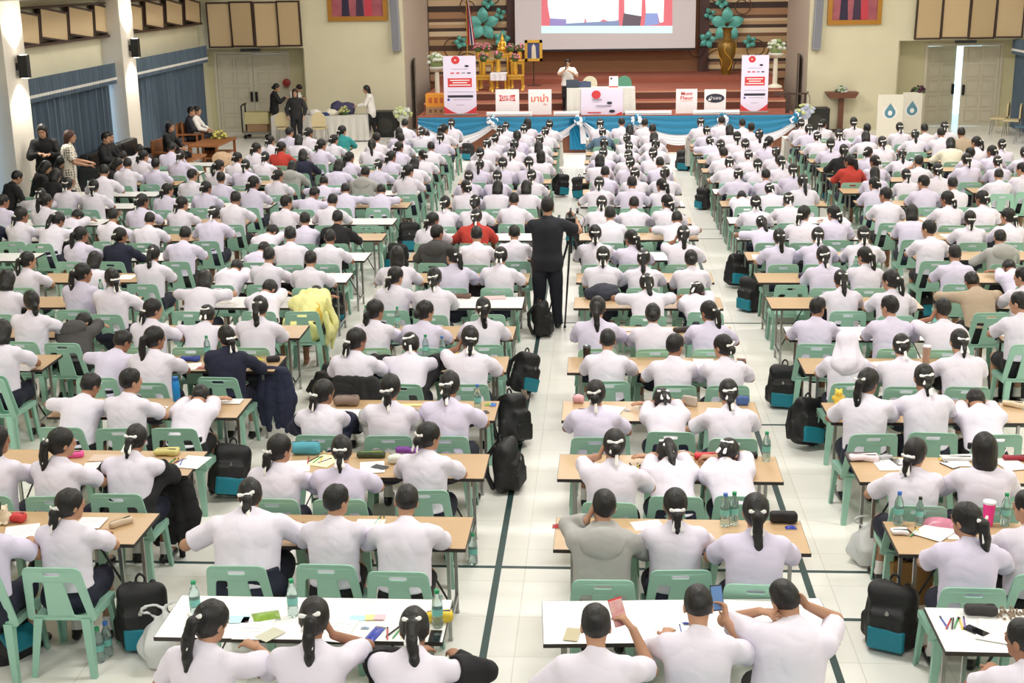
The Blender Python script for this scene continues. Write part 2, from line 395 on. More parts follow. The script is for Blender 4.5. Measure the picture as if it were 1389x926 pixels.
def skirt_mesh(J, name, full=1.0):
    lo, hi = bounds(J); lo[2] = .2; s = SDF(lo, hi, .009); w = J['wide']*full
    s.ell(J['hip']+np.array([0, -.015, -.02]), (.172*w, .13*w, .08), k=0); s.seg((0, .0, .50), (0, .015, .63), .158*w, .150*w, .04, flat=((0, 1, 0), 1.38), clips=[((0, 0, .655), (0, 0, 1))])
    for i in (0, 1): s.seg(J['hipj'][i]+np.array([0, 0, -.005]), J['kn'][i]+np.array([0, .02, -.01]), .098*w, .085*w, .06, clips=[(J['kn'][i]+np.array([0, -.03, 0]), (0, 1, -.25))])
    s.rbox((0, .2, .475), (.15*w, .19, .055), .03, k=.05)
    return s.mesh(name, .35, .003, 14)
def trouser_mesh(J, name, short=True):
    lo, hi = bounds(J); s = SDF(lo, hi, .0085); w = J['wide']
    s.ell(J['hip']+np.array([0, -.01, -.02]), (.165*w, .12*w, .10), k=0)
    if not J['stand']: s.seg((0, .0, .50), (0, .015, .63), .156*w, .148*w, .04, flat=((0, 1, 0), 1.4), clips=[((0, 0, .655), (0, 0, 1))])
    for i in (0, 1):
        if short and not J['stand']: s.seg(J['hipj'][i], J['kn'][i], .095*w, .078*w, .03, clips=[(J['kn'][i]+np.array([0, -.06, 0]), (0, 1, 0))])
        else:
            s.seg(J['hipj'][i], J['kn'][i], .094*w, .074*w, .03); s.seg(J['kn'][i], J['an'][i]+np.array([0, 0, -.02]), .072*w, .058, .01, clips=[((0, 0, .045), (0, 0, -1))])
    return s.mesh(name, .35, .002)
def long_skirt_mesh(J, name, z0=.35):
    lo, hi = bounds(J); s = SDF(lo, hi, .009)
    s.seg(J['hip']+np.array([0, 0, .06]), (0, .01, z0), .135, .21, .04, clips=[((0, 0, z0), (0, 0, -1))], flat=((0, 1, 0), 1.25))
    return s.mesh(name, .4, .004, 12)
def shoe_mesh(J, i, name, sock=False):
    a, t = J['an'][i], J['td'][i]; t2 = nrm((t[0], t[1], 0)); s = SDF(a-.2, a+.26, .007)
    if sock: s.seg(a+np.array([0, 0, .10]), a, .041, .04, .01, clips=[(a+np.array([0, 0, .10]), (0, 0, 1))]); s.seg(a, a+t*.06, .04, .036, .02)
    else:
        b = a-t2*.045; b[2] = .035; c = a+t2*.14; c[2] = .033
        s.seg(b, c, .036, .039, .01, flat=((0, 0, 1), 1.15)); s.seg(a+np.array([0, -.01, -.02]), a+t2*.05+np.array([0, 0, -.035]), .040, .036, .02, clips=[(a+np.array([0, 0, .0]), (0, 0, 1))])
    return s.mesh(name, .4)
# hair, in the head's own frame
def hair_mesh(kind):
    s = SDF((-.2, -.26, -.36), (.2, .18, .16), .0065)
    if kind == 'hijab':
        s.ell((0, -.012, .02), (.093, .112, .112), k=0); s.ell((0, .02, -.06), (.082, .085, .085), k=.04); s.seg((0, -.03, .0), (0, -.06, -.20), .098, .165, .06, flat=((0, 1, 0), 1.35))
        s.ell((0, .11, -.005), (.058, .05, .082), k=.015, op='sub'); return s.mesh('headscarf', .5, .003, 25)
    g = .008 if kind == 'boy' else .012
    fr = [((0, .036, .0), (0, .80, -.60)), ((0, 0, -.022 if kind == 'boy' else -.085), (0, .55, -.83))]
    s.ell((0, -.014, .022), (.072+g, .091+g, .094+g), k=0, clips=fr)
    if kind == 'boy':
        s.ell((0, -.005, .075), (.062, .075, .045), k=.02, clips=fr[:1])
        for q in (-1, 1): s.ell((q*.084, -.004, -.022), (.014, .024, .034), k=.004, op='sub')
    else:
        s.ell((0, -.05, -.02), (.062, .055, .07), k=.02, clips=fr)
        if kind != 'bob':
            for q in (-1, 1): s.ell((q*.087, .0, -.025), (.014, .022, .034), k=.004, op='sub')
    if kind == 'pony': s.chain([(0, -.085, -.01), (0, -.125, -.045), (0, -.128, -.11), (0, -.118, -.175)], [.026, .034, .029, .012], .012)
    if kind == 'long_pony': s.chain([(0, -.085, .03), (0, -.135, .0), (0, -.145, -.09), (.01, -.13, -.19), (.015, -.12, -.26)], [.026, .034, .033, .028, .012], .012)
    if kind == 'bun': s.ell((0, -.115, -.03), (.042, .034, .045), k=.01)
    if kind in ('bob', 'long'):
        zb = -.135 if kind == 'bob' else -.30
        s.seg((0, -.028, .0), (0, -.042, zb+.04), .084, .088 if kind == 'bob' else .066, .03, clips=[((0, .018 if kind == 'bob' else .0, 0), (0, 1, -.12)), ((0, 0, zb), (0, .1, -1))])
    return s.mesh('hair_'+kind, .6, .0009, 45)
def bow_mesh(z=0, y=-.118, kind=0):
    s = SDF((-.13, y-.10, z-.22), (.13, y+.09, z+.08), .0045)
    s.torus((0, y+.03, z), (0, .3, 1), .032, .0055, 0, squash=2.0); s.ell((0, y-.008, z), (.013, .012, .014), k=.004)
    if kind == 0:
        for q in (-1, 1):
            s.seg((q*.006, y-.012, z), (q*.042, y-.008, z+.012), .006, .014, .004, flat=((0, 1, 0), 2.2))
            s.seg((q*.006, y-.014, z-.004), (q*.030, y-.034, z-.125), .010, .015, .004, flat=((0, 1, .25), 3.0))
    else:
        s.seg((.0, y-.012, z), (-.055, y-.004, z+.004), .008, .014, .004, flat=((0, 1, 0), 2.4)); s.seg((.0, y-.012, z), (.040, y-.010, z+.022), .008, .014, .004, flat=((0, 1, 0), 2.4))
        s.seg((.004, y-.014, z-.004), (.016, y-.036, z-.16), .011, .016, .004, flat=((0, 1, .2), 3.0)); s.seg((.0, y-.014, z-.004), (-.036, y-.026, z-.07), .010, .013, .004, flat=((0, 1, .2), 3.0))
    return s.mesh('hair_bow', .45)
HAIR = {k: hair_mesh(k) for k in ('boy', 'pony', 'long_pony', 'bun', 'bob', 'long', 'hijab')}
for k, m_ in HAIR.items(): m_.materials.append(M_HAIR if k != 'hijab' else M_SHIRT)
BOW = {k: [bow_mesh(z, y, q) for q in (0, 1)] for k, z, y in (('pony', -.015, -.120), ('long_pony', .022, -.122), ('bun', .02, -.105))}
for L_ in BOW.values():
    for m_ in L_: m_.materials.append(M_BOW)
def eye_mesh():
    b = MB()
    for q in (-1, 1): b.ball((q*.031, .0865, .010), .006, 8, (1.5, .6, 1))
    return b.mesh('eyes', True)
EYES = eye_mesh(); EYES.materials.append(M_EYE)
def hm(J): return Matrix.Translation(J['head']) @ Matrix([list(r) for r in J['Hm']]).to_4x4()

POSES = {
 'w0': dict(), 'w1': dict(lean=19, pitch=32, roll=4, Lh=(-.16, .47, .80), Rh=(.10, .50, .80)),
 'w2': dict(lean=8, pitch=8, Lh=(-.12, .42, .80), Rh=(.10, .40, .80), Ld=(1, .3, 0), Rd=(-1, .3, 0)),
 'wl': dict(lean=12, pitch=8, yaw=42, twist=8), 'wr': dict(lean=12, pitch=8, yaw=-42, twist=-8),
 'f': dict(lean=37, pitch=42, roll=-5, Lh=(-.22, .58, .80), Rh=(.14, .62, .80), Lp=(-1, -.1, .1), Rp=(1, -.1, .1)),
 'fr': dict(lean=32, pitch=35, yaw=-35, side=.1, Lh=(-.18, .56, .80), Rh=(.2, .6, .80), Lp=(-1, -.1, .1), Rp=(1, -.1, .1)),
 'd': dict(lean=54, pitch=68, Lh=(.10, .70, .80), Rh=(-.12, .66, .80), Lp=(-1, .2, .2), Rp=(1, .2, .2), Ld=(1, .2, 0), Rd=(-1, .2, 0), Lc=.2, Rc=.2),
 'dr': dict(lean=52, pitch=60, yaw=-30, side=-.12, Lh=(.08, .70, .80), Rh=(-.10, .66, .80), Lp=(-1, .2, .2), Rp=(1, .2, .2), Ld=(1, .2, 0), Rd=(-1, .2, 0)),
 'c': dict(lean=15, pitch=18, roll=8, yaw=12, Lh=(-.105, .20, 1.045), Lp=(-.7, .7, -.6), Ld=(.45, .1, .9), Ln=(1, 0, -.3), Lc=.5, Rh=(.12, .46, .80)),
 # front desk, seen closest
 'p1': dict(lean=10, pitch=22, yaw=-32, twist=-14, Rh=(.20, .40, .86), Rp=(1, -.3, -.1), Rd=(-.8, .35, .2), Lh=(-.14, .34, .70)),
 'p2': dict(lean=14, pitch=22, roll=4, Rh=(.10, .24, 1.02), Rp=(.75, .6, -.5), Rd=(-.45, -.05, .9), Rn=(-1, -.1, 0), Rc=.7, Lh=(-.16, .44, .80)),
 'p3': dict(lean=34, pitch=38, roll=-4, yaw=6, Lh=(-.05, .56, .80), Rh=(.18, .54, .80), Lp=(-.9, -.2, -.1), Rp=(.9, -.2, -.1)),
 'p4': dict(lean=8, pitch=30, Rh=(.21, .36, 1.02), Rp=(.5, -.2, -.8), Rd=(-.55, .35, .55), Rn=(-.8, .2, -.2), Rc=.75, Lh=(-.20, .28, .72)),
 'p5': dict(lean=10, pitch=38, Lh=(-.17, .46, .80), Ld=(.25, .95, 0), Lp=(-.8, -.3, -.3), Lc=.25, Rh=(.17, .34, .97), Rp=(.6, -.3, -.7), Rd=(-.1, .6, .6), Rn=(-1, 0, 0), Rc=.9),
 'p6': dict(lean=20, pitch=40, roll=-14, yaw=14, side=.08, wide=1.12, Lh=(-.14, .26, 1.03), Lp=(-.9, .5, -.4), Ld=(.6, -.5, .2), Ln=(.3, -.2, -.9), Lc=.75, Rh=(.12, .30, 1.06), Rp=(.7, .6, -.4), Rd=(-.5, -.35, .75), Rn=(-.5, -.7, 0), Rc=.12),
 'big': dict(lean=30, pitch=30, wide=1.3, Lh=(-.3, .42, .80), Rh=(.30, .45, .80)),
 'arms': dict(lean=17, pitch=24, Lh=(-.02, .42, .80), Rh=(.03, .46, .80), Ld=(1, .3, 0), Rd=(-1, .3, 0)),
}
JS, BODY, SHIRT, JACK, HOOD = {}, {}, {}, {}, {}
def get(cache, key, f, m):
    if key not in cache:
        me = f(); me.materials.clear(); me.materials.append(m); cache[key] = me
    return cache[key]
def J_(p):
    if p not in JS: JS[p] = skel(**POSES[p])
    return JS[p]
JB = skel(); SKIRT = skirt_mesh(JB, 'skirt'); SKIRT.materials.append(M_NAVY); TROU = trouser_mesh(JB, 'shorts'); TROU.materials.append(M_BLACK)
SHOE = [shoe_mesh(JB, i, 'shoe') for i in (0, 1)]; SOCK = [shoe_mesh(JB, i, 'sock', True) for i in (0, 1)]
for i in (0, 1): SHOE[i].materials.append(M_SHOE); SOCK[i].materials.append(M_SOCK)
def omat(o, m):
    o.material_slots[0].link = 'OBJECT'; o.material_slots[0].material = m
def child(root, name, me, M=None, m=None):
    o = bpy.data.objects.new(name, me); COL.objects.link(o); o.parent = root
    if M is not None: o.matrix_local = M
    if m is not None: omat(o, m)
    return o
def student(pose, sex, x, y, rz=0, cloth=None, sc=1.0, feet=True, skin=None, hair=None, hood=False, face=False):
    """one seated student: the body is the object, clothes and hair its children"""
    J = J_(pose); me = get(BODY, pose, lambda: body_mesh(J, 'body_'+pose), M_SKIN)
    o = bpy.data.objects.new('person', me); COL.objects.link(o); o.location = (x, y, 0); o.rotation_euler = (0, 0, rz); o.scale = (sc, sc, sc)
    if skin: omat(o, skin)
    if cloth in CLOTH:
        if hood: jm = get(HOOD, pose, lambda: shirt_mesh(J, 'hooded_'+pose, .024, True, True), M_SHIRT)
        else: jm = get(JACK, pose, lambda: shirt_mesh(J, 'jacket_'+pose, .02, True), M_SHIRT)
        child(o, 'hooded_sweatshirt' if hood else 'jacket', jm, None, CLOTH[cloth])
    else:
        if cloth and cloth[0] == 's': child(o, 'slipped_jacket', get(SLUNG, pose, lambda: slung_mesh(J, 'slung_'+pose), M_SHIRT), None, CLOTH[cloth[1]])
        child(o, 'shirt', get(SHIRT, pose, lambda: shirt_mesh(J, 'shirt_'+pose), M_SHIRT), None, M_SHIRT2 if cloth == 'lilac' else None)
    fat = {'big': 1.36, 'p6': 1.14}.get(pose); FM = Matrix.Diagonal((fat, (1+fat)/2, 1.04, 1)) if fat else None
    if sex == 'b': child(o, 'shorts', TROU, FM)
    else: child(o, 'skirt', SKIRT, FM)
    hk = hair or ('boy' if sex == 'b' else 'pony'); M = hm(J)
    child(o, 'headscarf' if hk == 'hijab' else 'hair', HAIR[hk], M)
    if feet:
        for i in (0, 1):
            child(o, 'shoe', SHOE[i]); child(o, 'sock', SOCK[i])
    if face: child(o, 'eyes', EYES, M)
    return o, M
# ------------------------------------------------------------------ the hall
XL, XR, YB, ZC = -12.0, 12.2, 40.0, 7.0
M_WALL = mat('cream_paint', (228, 221, 190), .7, var=.05, scale=1.5); M_OLIVE = mat('olive_cream_paint', (206, 198, 160), .7, var=.05, scale=1.5); M_PINKW = mat('pinkish_grey_paint', (214, 200, 184), .7)
M_COL = mat('column_paint', (222, 214, 200), .6); M_FRAME = mat('dark_brown_wood', (62, 42, 34), .5); M_FABRIC = mat('beige_fabric', (205, 180, 140), .9, bump=.3, bscale=300)
M_DOOR = mat('door_paint', (206, 198, 176), .5); M_DARK = mat('black_plastic', (18, 18, 19), .5); M_METAL = mat('steel_tube', (168, 168, 165), .3, .9); M_GOLD = mat('gold', (226, 180, 74), .35, .6, bump=.3, bscale=40)
M_CURT = mat('blue_curtain', (98, 116, 132), .85, var=.3, scale=3, stretch=(1, 6, .3)); M_GREEN = mat('dark_green_tape', (44, 72, 70), .5); M_CEIL = mat('ceiling_paint', (225, 222, 212), .8)
def floor_mat():
    m = mat('white_floor_tile', (242, 240, 228), .26); nt = m.node_tree; b = nt.nodes['Principled BSDF']; tc = nt.nodes.new('ShaderNodeTexCoord'); br = nt.nodes.new('ShaderNodeTexBrick')
    br.offset = 0; br.inputs['Scale'].default_value = 1.0; br.inputs['Brick Width'].default_value = .6; br.inputs['Row Height'].default_value = .6; br.inputs['Mortar Size'].default_value = .004; br.inputs['Mortar Smooth'].default_value = .3
    br.inputs['Color1'].default_value = srgb(250, 249, 243); br.inputs['Color2'].default_value = srgb(245, 243, 235); br.inputs['Mortar'].default_value = srgb(224, 221, 210)
    nt.links.new(tc.outputs['Object'], br.inputs['Vector']); nt.links.new(br.outputs['Color'], b.inputs['Base Color']); return m
MB().box((XL-.2, -4, -.1), (XR+.2, 46, 0)).out('floor', floor_mat())['kind'] = 'structure'
MB().box((XL-.2, -4, ZC), (XR+.2, 46, ZC+.1)).out('ceiling', M_CEIL)['kind'] = 'structure'
MB().box((XL-.2, -4, 0), (XL, 46, ZC)).out('wall_left', M_WALL)['kind'] = 'structure'
MB().box((XR, -4, 0), (XR+.2, 46, ZC)).out('wall_right', M_WALL)['kind'] = 'structure'
YD = 40.75
b = MB()
for x0, x1, e in ((-8.86, -5.85, 0), (6.02, 8.6, 0)): b.box((x0, YB, 0), (x1, YB+.25, ZC))
for x0, x1 in ((XL, -8.86), (8.6, XR)): b.box((x0, YB, 2.56), (x1, YB+.25, ZC)); b.box((x0, YB+.25, 2.56), (x1, YD, 2.66))
b.box((-8.95, YB+.25, 0), (-8.86, YD, 2.56)); b.box((8.6, YB+.25, 0), (8.69, YD, 2.56))
struct(b.out('wall_back', M_WALL))
b = MB()
DL0, DL1, DR0, DR1 = -11.75, -9.55, 9.62, 11.72           # door openings
for x0, x1 in ((XL, DL0), (DL1, -8.86), (8.6, DR0), (DR1, XR)): b.box((x0, YD, 0), (x1, YD+.15, 2.6))
for x0, x1 in ((DL0, DL1), (DR0, DR1)): b.box((x0, YD, 2.36), (x1, YD+.15, 2.6))
struct(b.out('wall_recess', M_OLIVE))
# stage recess: side returns and back wall
b = MB()
for (x0, y0), (x1, y1) in (((-5.95, 40.0), (-5.5, 43.2)), ((6.12, 40.0), (5.78, 43.2))):
    sgn = 1 if x0 < 0 else -1
    b.prism([(0, 0), (math.hypot(x1-x0, y1-y0), 0), (math.hypot(x1-x0, y1-y0), ZC), (0, ZC)], .1*sgn, Matrix.Translation((x0, y0, 0)) @ Matrix.Rotation(math.atan2(y1-y0, x1-x0), 4, 'Z'))
struct(b.out('wall_stage_sides', M_PINKW))
MB().box((-6, 43.2, 0), (6.3, 43.4, ZC)).out('wall_stage_back', mat('brown_panelling', (150, 100, 62), .55, var=.12, scale=6, stretch=(.3, 1, 6)))['kind'] = 'structure'
def stripe_mat():
    m = mat('striped_panelling', (150, 110, 80), .6); nt = m.node_tree; b = nt.nodes['Principled BSDF']; tc = nt.nodes.new('ShaderNodeTexCoord'); sx = nt.nodes.new('ShaderNodeSeparateXYZ'); cr = nt.nodes.new('ShaderNodeValToRGB')
    nt.links.new(tc.outputs['Object'], sx.inputs[0]); mr = nt.nodes.new('ShaderNodeMapRange'); mr.inputs[1].default_value = 1.4; mr.inputs[2].default_value = 4.4
    nt.links.new(sx.outputs['Z'], mr.inputs[0]); nt.links.new(mr.outputs[0], cr.inputs[0]); nt.links.new(cr.outputs[0], b.inputs['Base Color'])
    cols = [(178, 140, 110), (90, 62, 46), (205, 180, 140), (150, 116, 90), (64, 46, 38), (212, 190, 150), (196, 160, 110), (84, 58, 44), (180, 150, 112), (120, 84, 58), (220, 200, 165), (70, 50, 42), (190, 158, 118), (214, 192, 156), (96, 68, 50), (170, 130, 96), (60, 44, 38), (206, 182, 146), (140, 104, 76), (84, 60, 48), (200, 170, 126), (58, 42, 36), (58, 42, 36)]
    e = cr.color_ramp; e.interpolation = 'CONSTANT'; rs = random.Random(4); p = 0
    for i, c in enumerate(cols):
        el = e.elements[i] if i < 2 else e.elements.new(p)
        el.position = p; el.color = srgb(*c); p = min(.999, p+rs.uniform(.025, .07))
    return m
for i, (x0, x1) in enumerate(((-5.48, -2.98), (3.36, 5.8))): MB().box((x0, 43.08, 1.3), (x1, 43.2, ZC)).out('trim_%d' % (i+1), stripe_mat())['kind'] = 'structure'
for i, (x0, x1) in enumerate(((-2.98, -2.74), (3.06, 3.36))): MB().box((x0, 42.95, 1.3), (x1, 43.2, ZC)).out('trim_%d' % (i+3), mat('maroon_wood', (74, 44, 40), .5))['kind'] = 'structure'
for (x, y, rz) in ((-5.72, 41.3, R(82)), (5.93, 41.3, R(-82))): struct(MB().box((-.02, -.45, 0), (.02, .45, 2.15)).out('door_3' if x < 0 else 'door_4', mat('painted_doorway_shade', (120, 108, 96), .7), None, (x, y, 0), (0, 0, R(8) if x < 0 else R(-6))))  # flat slabs, their darker colour stands in for the shade inside the side doorways
# stage, three low steps up to the back
M_STAGE = mat('red_brown_carpet', (150, 82, 62), .85, var=.1, scale=8); M_RISER = mat('dark_brown_riser', (96, 54, 40), .6); M_EDGE = mat('pale_step_edge', (196, 150, 120), .5)
SF, ZS = 35.35, .97
STEPS = [(SF, 36.9, ZS), (36.9, 37.7, ZS+.21), (37.7, 40.6, ZS+.42), (40.6, 43.3, ZS+.56)]
for i, (y0, y1, z) in enumerate(STEPS):
    MB().box((-4.9 if i < 3 else -5.02, y0, 0), (5.05 if i < 3 else 5.2, y1, z)).out('floor_stage_%d' % (i+1), M_STAGE)['kind'] = 'structure'
b = MB()
for (y0, y1, z), zp in zip(STEPS[1:3], (ZS, ZS+.21)): b.box((-4.88, y0-.012, zp+.01), (5.03, y0, z-.035))
struct(b.out('trim_5', M_RISER))
b = MB()
for (y0, y1, z) in STEPS[1:3]: b.box((-4.88, y0-.02, z-.035), (5.03, y0, z+.004))
struct(b.out('trim_6', M_EDGE))
MB().box((-4.9, SF-.03, 0), (5.05, SF, ZS-.02)).out('trim_7', mat('brown_stage_front', (120, 72, 48), .6))['kind'] = 'structure'
# painted lines on the floor
for i, (p, q) in enumerate((((652, 835), (738, 452)), ((1098, 800), (1083, 752)))):
    a, c = atz(*p, 0), atz(*q, 0); X = (a.x+c.x)/2
    MB().box((X-.027, -2, .0), (X+.027, 26.0, .0015)).out('floor_line', M_GREEN)['kind'] = 'structure'
for y, xa, xb in ((772, -8, 12.1), (836, 1.7, 12.1), (575, 1.2, 12.1), (438, -.7, 12.1), (311, -11, 12.1), (324, -11, 12.1)):
    Y = atz(900, y, 0).y; MB().box((xa, Y-.022, .0), (xb, Y+.022, .0014)).out('floor_line', M_GREEN)['kind'] = 'structure'
# columns with up-and-down lamps
for i, (y0, y1) in enumerate(((25.45, 26.42), (31.95, 32.85))):
    MB().box((XL, y0, 0), (-11.5, y1, ZC)).out('column_%d' % (i+1), M_COL)['kind'] = 'structure'
    yc = y0+.52; t = empty('wall_lamp', (-11.5, yc, 3.0))
    tag(t, 'black box lamp on the %s white column of the left wall' % ('nearer', 'farther')[i], 'wall lamp', 'up and down lamps on columns')
    MB().box((.06, -.09, -.22), (.24, .09, .22), bev=.01).out('lamp_body', M_DARK, t)
    MB().box((0, -.05, -.07), (.07, .05, .07)).out('bracket', M_DARK, t)
    for q in (1, -1):
        MB().lathe([(.07, 0), (.07, .006)], (.15, 0, .22 if q > 0 else -.226)).out('lens', mat('lamp_lens', (255, 250, 235), .4, emit=8), t)
        l = bpy.data.lights.new('column_spot', 'SPOT'); l.energy = 130; l.spot_size = R(115); l.spot_blend = .6; l.color = (1, .96, .88); l.shadow_soft_size = .06
        o = bpy.data.objects.new('column_spot', l); COL.objects.link(o); o.location = (-11.33, yc, 3.0+.25*q); o.rotation_euler = (0 if q < 0 else PI, 0, 0)
# windows behind the curtains (glimpsed at the gaps), curtains with pleated valances
M_WIN = mat('daylight_window', (150, 205, 255), .3, emit=1.6)
for i, (y0, y1) in enumerate(((19.5, 25.3), (26.7, 31.9), (33.1, 39.6))):
    MB().box((XL, y0, .3), (XL+.02, y1, 2.5)).out('window_%d' % (i+1), M_WIN)['kind'] = 'structure'
    root = empty('curtain', (-11.86, (y0+y1)/2, 0)); L = y1-y0
    tag(root, ['blue pleated curtain at far left before the nearer column', 'blue pleated curtain between the two white columns', 'blue pleated curtain between farther column and left recess'][i], 'curtain', 'blue curtains along the left wall')
    gap = (.05, .09, 0)[i]
    nW = int(L*7); n = int(L*40)
    f = lambda u, v, w=nW, L=L, g=gap: (.07*math.sin(u*w*2*PI)+.03*math.sin(u*w*2.7*PI+1)+.0, -L/2+u*(L-g), .04+v*2.35)
    MB().grid(f, n, 6).out('drape', M_CURT, root, smooth=True)
    f2 = lambda u, v, w=nW, L=L: (.16+.05*math.sin(u*w*2*PI)*(1-.3*v), -L/2-.03+u*(L+.06), 2.2+v*.48)
    MB().grid(f2, n, 2).out('valance', M_CURT, root, smooth=True)
    f3 = lambda u, v, w=nW, L=L: (.172+.05*math.sin(u*w*2*PI)*.93, -L/2-.03+u*(L+.06), 2.29+v*.06)
    MB().grid(f3, n, 1).out('trim_band', mat('white_trim', (225, 222, 215), .7), root, smooth=True)
MB().box((XR-.02, 33, .3), (XR, 39.2, 2.5)).out('window_4', M_WIN)['kind'] = 'structure'
root = empty('curtain', (XR-.16, 36.5, 0)); tag(root, 'blue pleated curtain on the right wall beside the right door', 'curtain')
MB().grid(lambda u, v: (.06*math.sin(u*80*PI), -3.2+u*6.9, .04+v*2.3), 300, 4).out('drape', M_CURT, root, smooth=True)
MB().grid(lambda u, v: (-.12+.05*math.sin(u*80*PI), -3.2+u*6.9, 2.15+v*.42), 300, 2).out('valance', M_CURT, root, smooth=True)
MB().grid(lambda u, v: (-.135+.05*math.sin(u*80*PI), -3.2+u*6.9, 2.24+v*.06), 300, 1).out('trim_band', MATS['white_trim'], root, smooth=True)
# acoustic panels
def acoustic(name, w, h, M, label, group):
    root = empty(name); root.matrix_world = M; tag(root, label, 'acoustic panel', group)
    MB().box((-w/2+.04, -.03, .04), (w/2-.04, .0, h-.04)).out('fabric', M_FABRIC, root)
    f = MB()
    for a, c in (((-w/2, -.05, 0), (w/2, .02, .045)), ((-w/2, -.05, h-.045), (w/2, .02, h)), ((-w/2, -.05, .045), (-w/2+.045, .02, h-.045)), ((w/2-.045, -.05, .045), (w/2, .02, h-.045))): f.box(a, c)
    f.out('frame', M_FRAME, root)
NTH = ['first', 'second', 'third', 'fourth', 'fifth', 'sixth', 'seventh', 'eighth', 'ninth', 'tenth', 'eleventh', 'twelfth', 'thirteenth', 'fourteenth', 'fifteenth', 'sixteenth', 'seventeenth', 'eighteenth', 'nineteenth']
for side, x0, x1 in (('left', -11.66, -8.84), ('right', 8.98, 12.0)):
    w = (x1-x0)/4
    for i in range(4):
        acoustic('acoustic_panel', w+.02, 1.32, Matrix.Translation((x0+w*(i+.5), YB-.16-.05*(i % 2), 2.6+.02*(i % 2))) @ Euler((R(3), 0, R((7, -7)[i % 2]))).to_matrix().to_4x4(),
                 'tall beige panel over the %s door, %s from the %s wall' % (side, NTH[i if side == 'left' else 3-i], side), 'beige panels over the %s door' % side)
ys = [25.9-4.6, 26.45, 28.0, 29.55, 31.1, 33.0, 34.7, 36.4, 38.1]
for i, y in enumerate(ys[1:]):
    acoustic('acoustic_panel', 1.5, .66, Matrix.Translation((XL+.14, y+.8, 3.36)) @ Euler((0, R(6), R(90))).to_matrix().to_4x4(), 'low wide beige panel high on the left wall, %s along from the nearer column' % NTH[i], 'beige panels along the left wall')
MB().box((XL, 24, 3.29), (XL+.24, 39.6, 3.345)).out('trim_8', M_FRAME)['kind'] = 'structure'
MB().box((XL, 24, 4.06), (XL+.2, 39.4, 4.1)).out('trim_9', M_FRAME)['kind'] = 'structure'
b = MB(); b.box((XL, 24, 4.27), (-10.95, 39.6, 4.62))
for i in range(26): b.box((-10.95, 24.2+i*.6, 4.33), (-10.93, 24.62+i*.6, 4.5))
struct(b.out('trim_12', mat('soffit_grey', (196, 192, 182), .6)))
acoustic('acoustic_panel', 1.5, .66, Matrix.Translation((XR-.14, 38.9, 3.36)) @ Euler((0, R(-6), R(-90))).to_matrix().to_4x4(), 'low wide beige panel high on the right wall, cut by the photo edge', None)
# doors
def leaf(root, w, x0, hinge, ang, hside):
    lf = empty('door_leaf', (hinge, 0, 0)); lf.parent = root; lf.rotation_euler = (0, 0, ang); s = 1 if x0 >= 0 else -1
    b = MB(); b.box((0, 0, 0.01), (s*w, .045, 2.34))
    for c in range(2):
        for r in range(5):
            xa, xb = .10+c*(w-.14)/2, .10+(c+1)*(w-.14)/2-.09; za = .12+r*.44
            for p, q in (((xa, za), (xb, za+.016)), ((xa, za+.34), (xb, za+.356)), ((xa, za), (xa+.016, za+.356)), ((xb-.016, za), (xb, za+.356))): b.box((s*p[0], -.016, p[1]), (s*q[0], 0, q[1]))
            b.box((s*(xa+.05), -.010, za+.05), (s*(xb-.05), 0, za+.306))
    me = b.mesh('door_leaf'); o = link('leaf', me, lf, m=M_DOOR)
    h = MB(); h.box((s*(w-.10), -.06, .92), (s*(w-.03), -.0, 1.22), bev=.01); h.tube((s*(w-.065), -.07, .95), (s*(w-.065), -.07, 1.2), .018); h.out('door_handle', M_DARK, lf)
d1 = empty('door_1', ((DL0+DL1)/2, YD+.03, 0)); struct(d1); w = (DL1-DL0)/2-.01
leaf(d1, w, 1, -w-.01, 0, 0); leaf(d1, w, -1, w+.01, 0, 0)
d2 = empty('door_2', ((DR0+DR1)/2, YD+.03, 0)); struct(d2); w = (DR1-DR0)/2-.01
leaf(d2, w, 1, -w-.01, R(24), 0); leaf(d2, w, -1, w+.01, R(-4), 0)
MB().box((8.3, 44.5, 0), (13.4, 44.6, 3.2)).out('outside_wall', mat('bright_outdoors', (150, 215, 240), .8, emit=1.6, var=.45, scale=1.2, col2=(240, 252, 255)))['kind'] = 'structure'  # glowing sheet added for the bright outdoors in the door gap, not a wall
for i, (x0, x1) in enumerate(((DL0, DL1), (DR0, DR1))):
    f = MB()
    for a, c in (((x0-.08, 0), (x0, 2.44)), ((x1, 0), (x1+.08, 2.44)), ((x0, 2.36), (x1, 2.44))): f.box((a[0], YD-.03, a[1]), (c[0], YD+.02, c[1]))
    struct(f.out('trim_%d' % (10+i), M_DOOR))
    t = tag(MB().box(((x0+x1)/2-.3, YD-.16, 2.44), ((x0+x1)/2+.3, YD-.04, 2.53), bev=.01).out('door_closer', mat('dark_grey_metal', (70, 74, 78), .5)), 'grey closer box over the %s double door' % ('left', 'right')[i], 'door closer', 'closers over the doors')
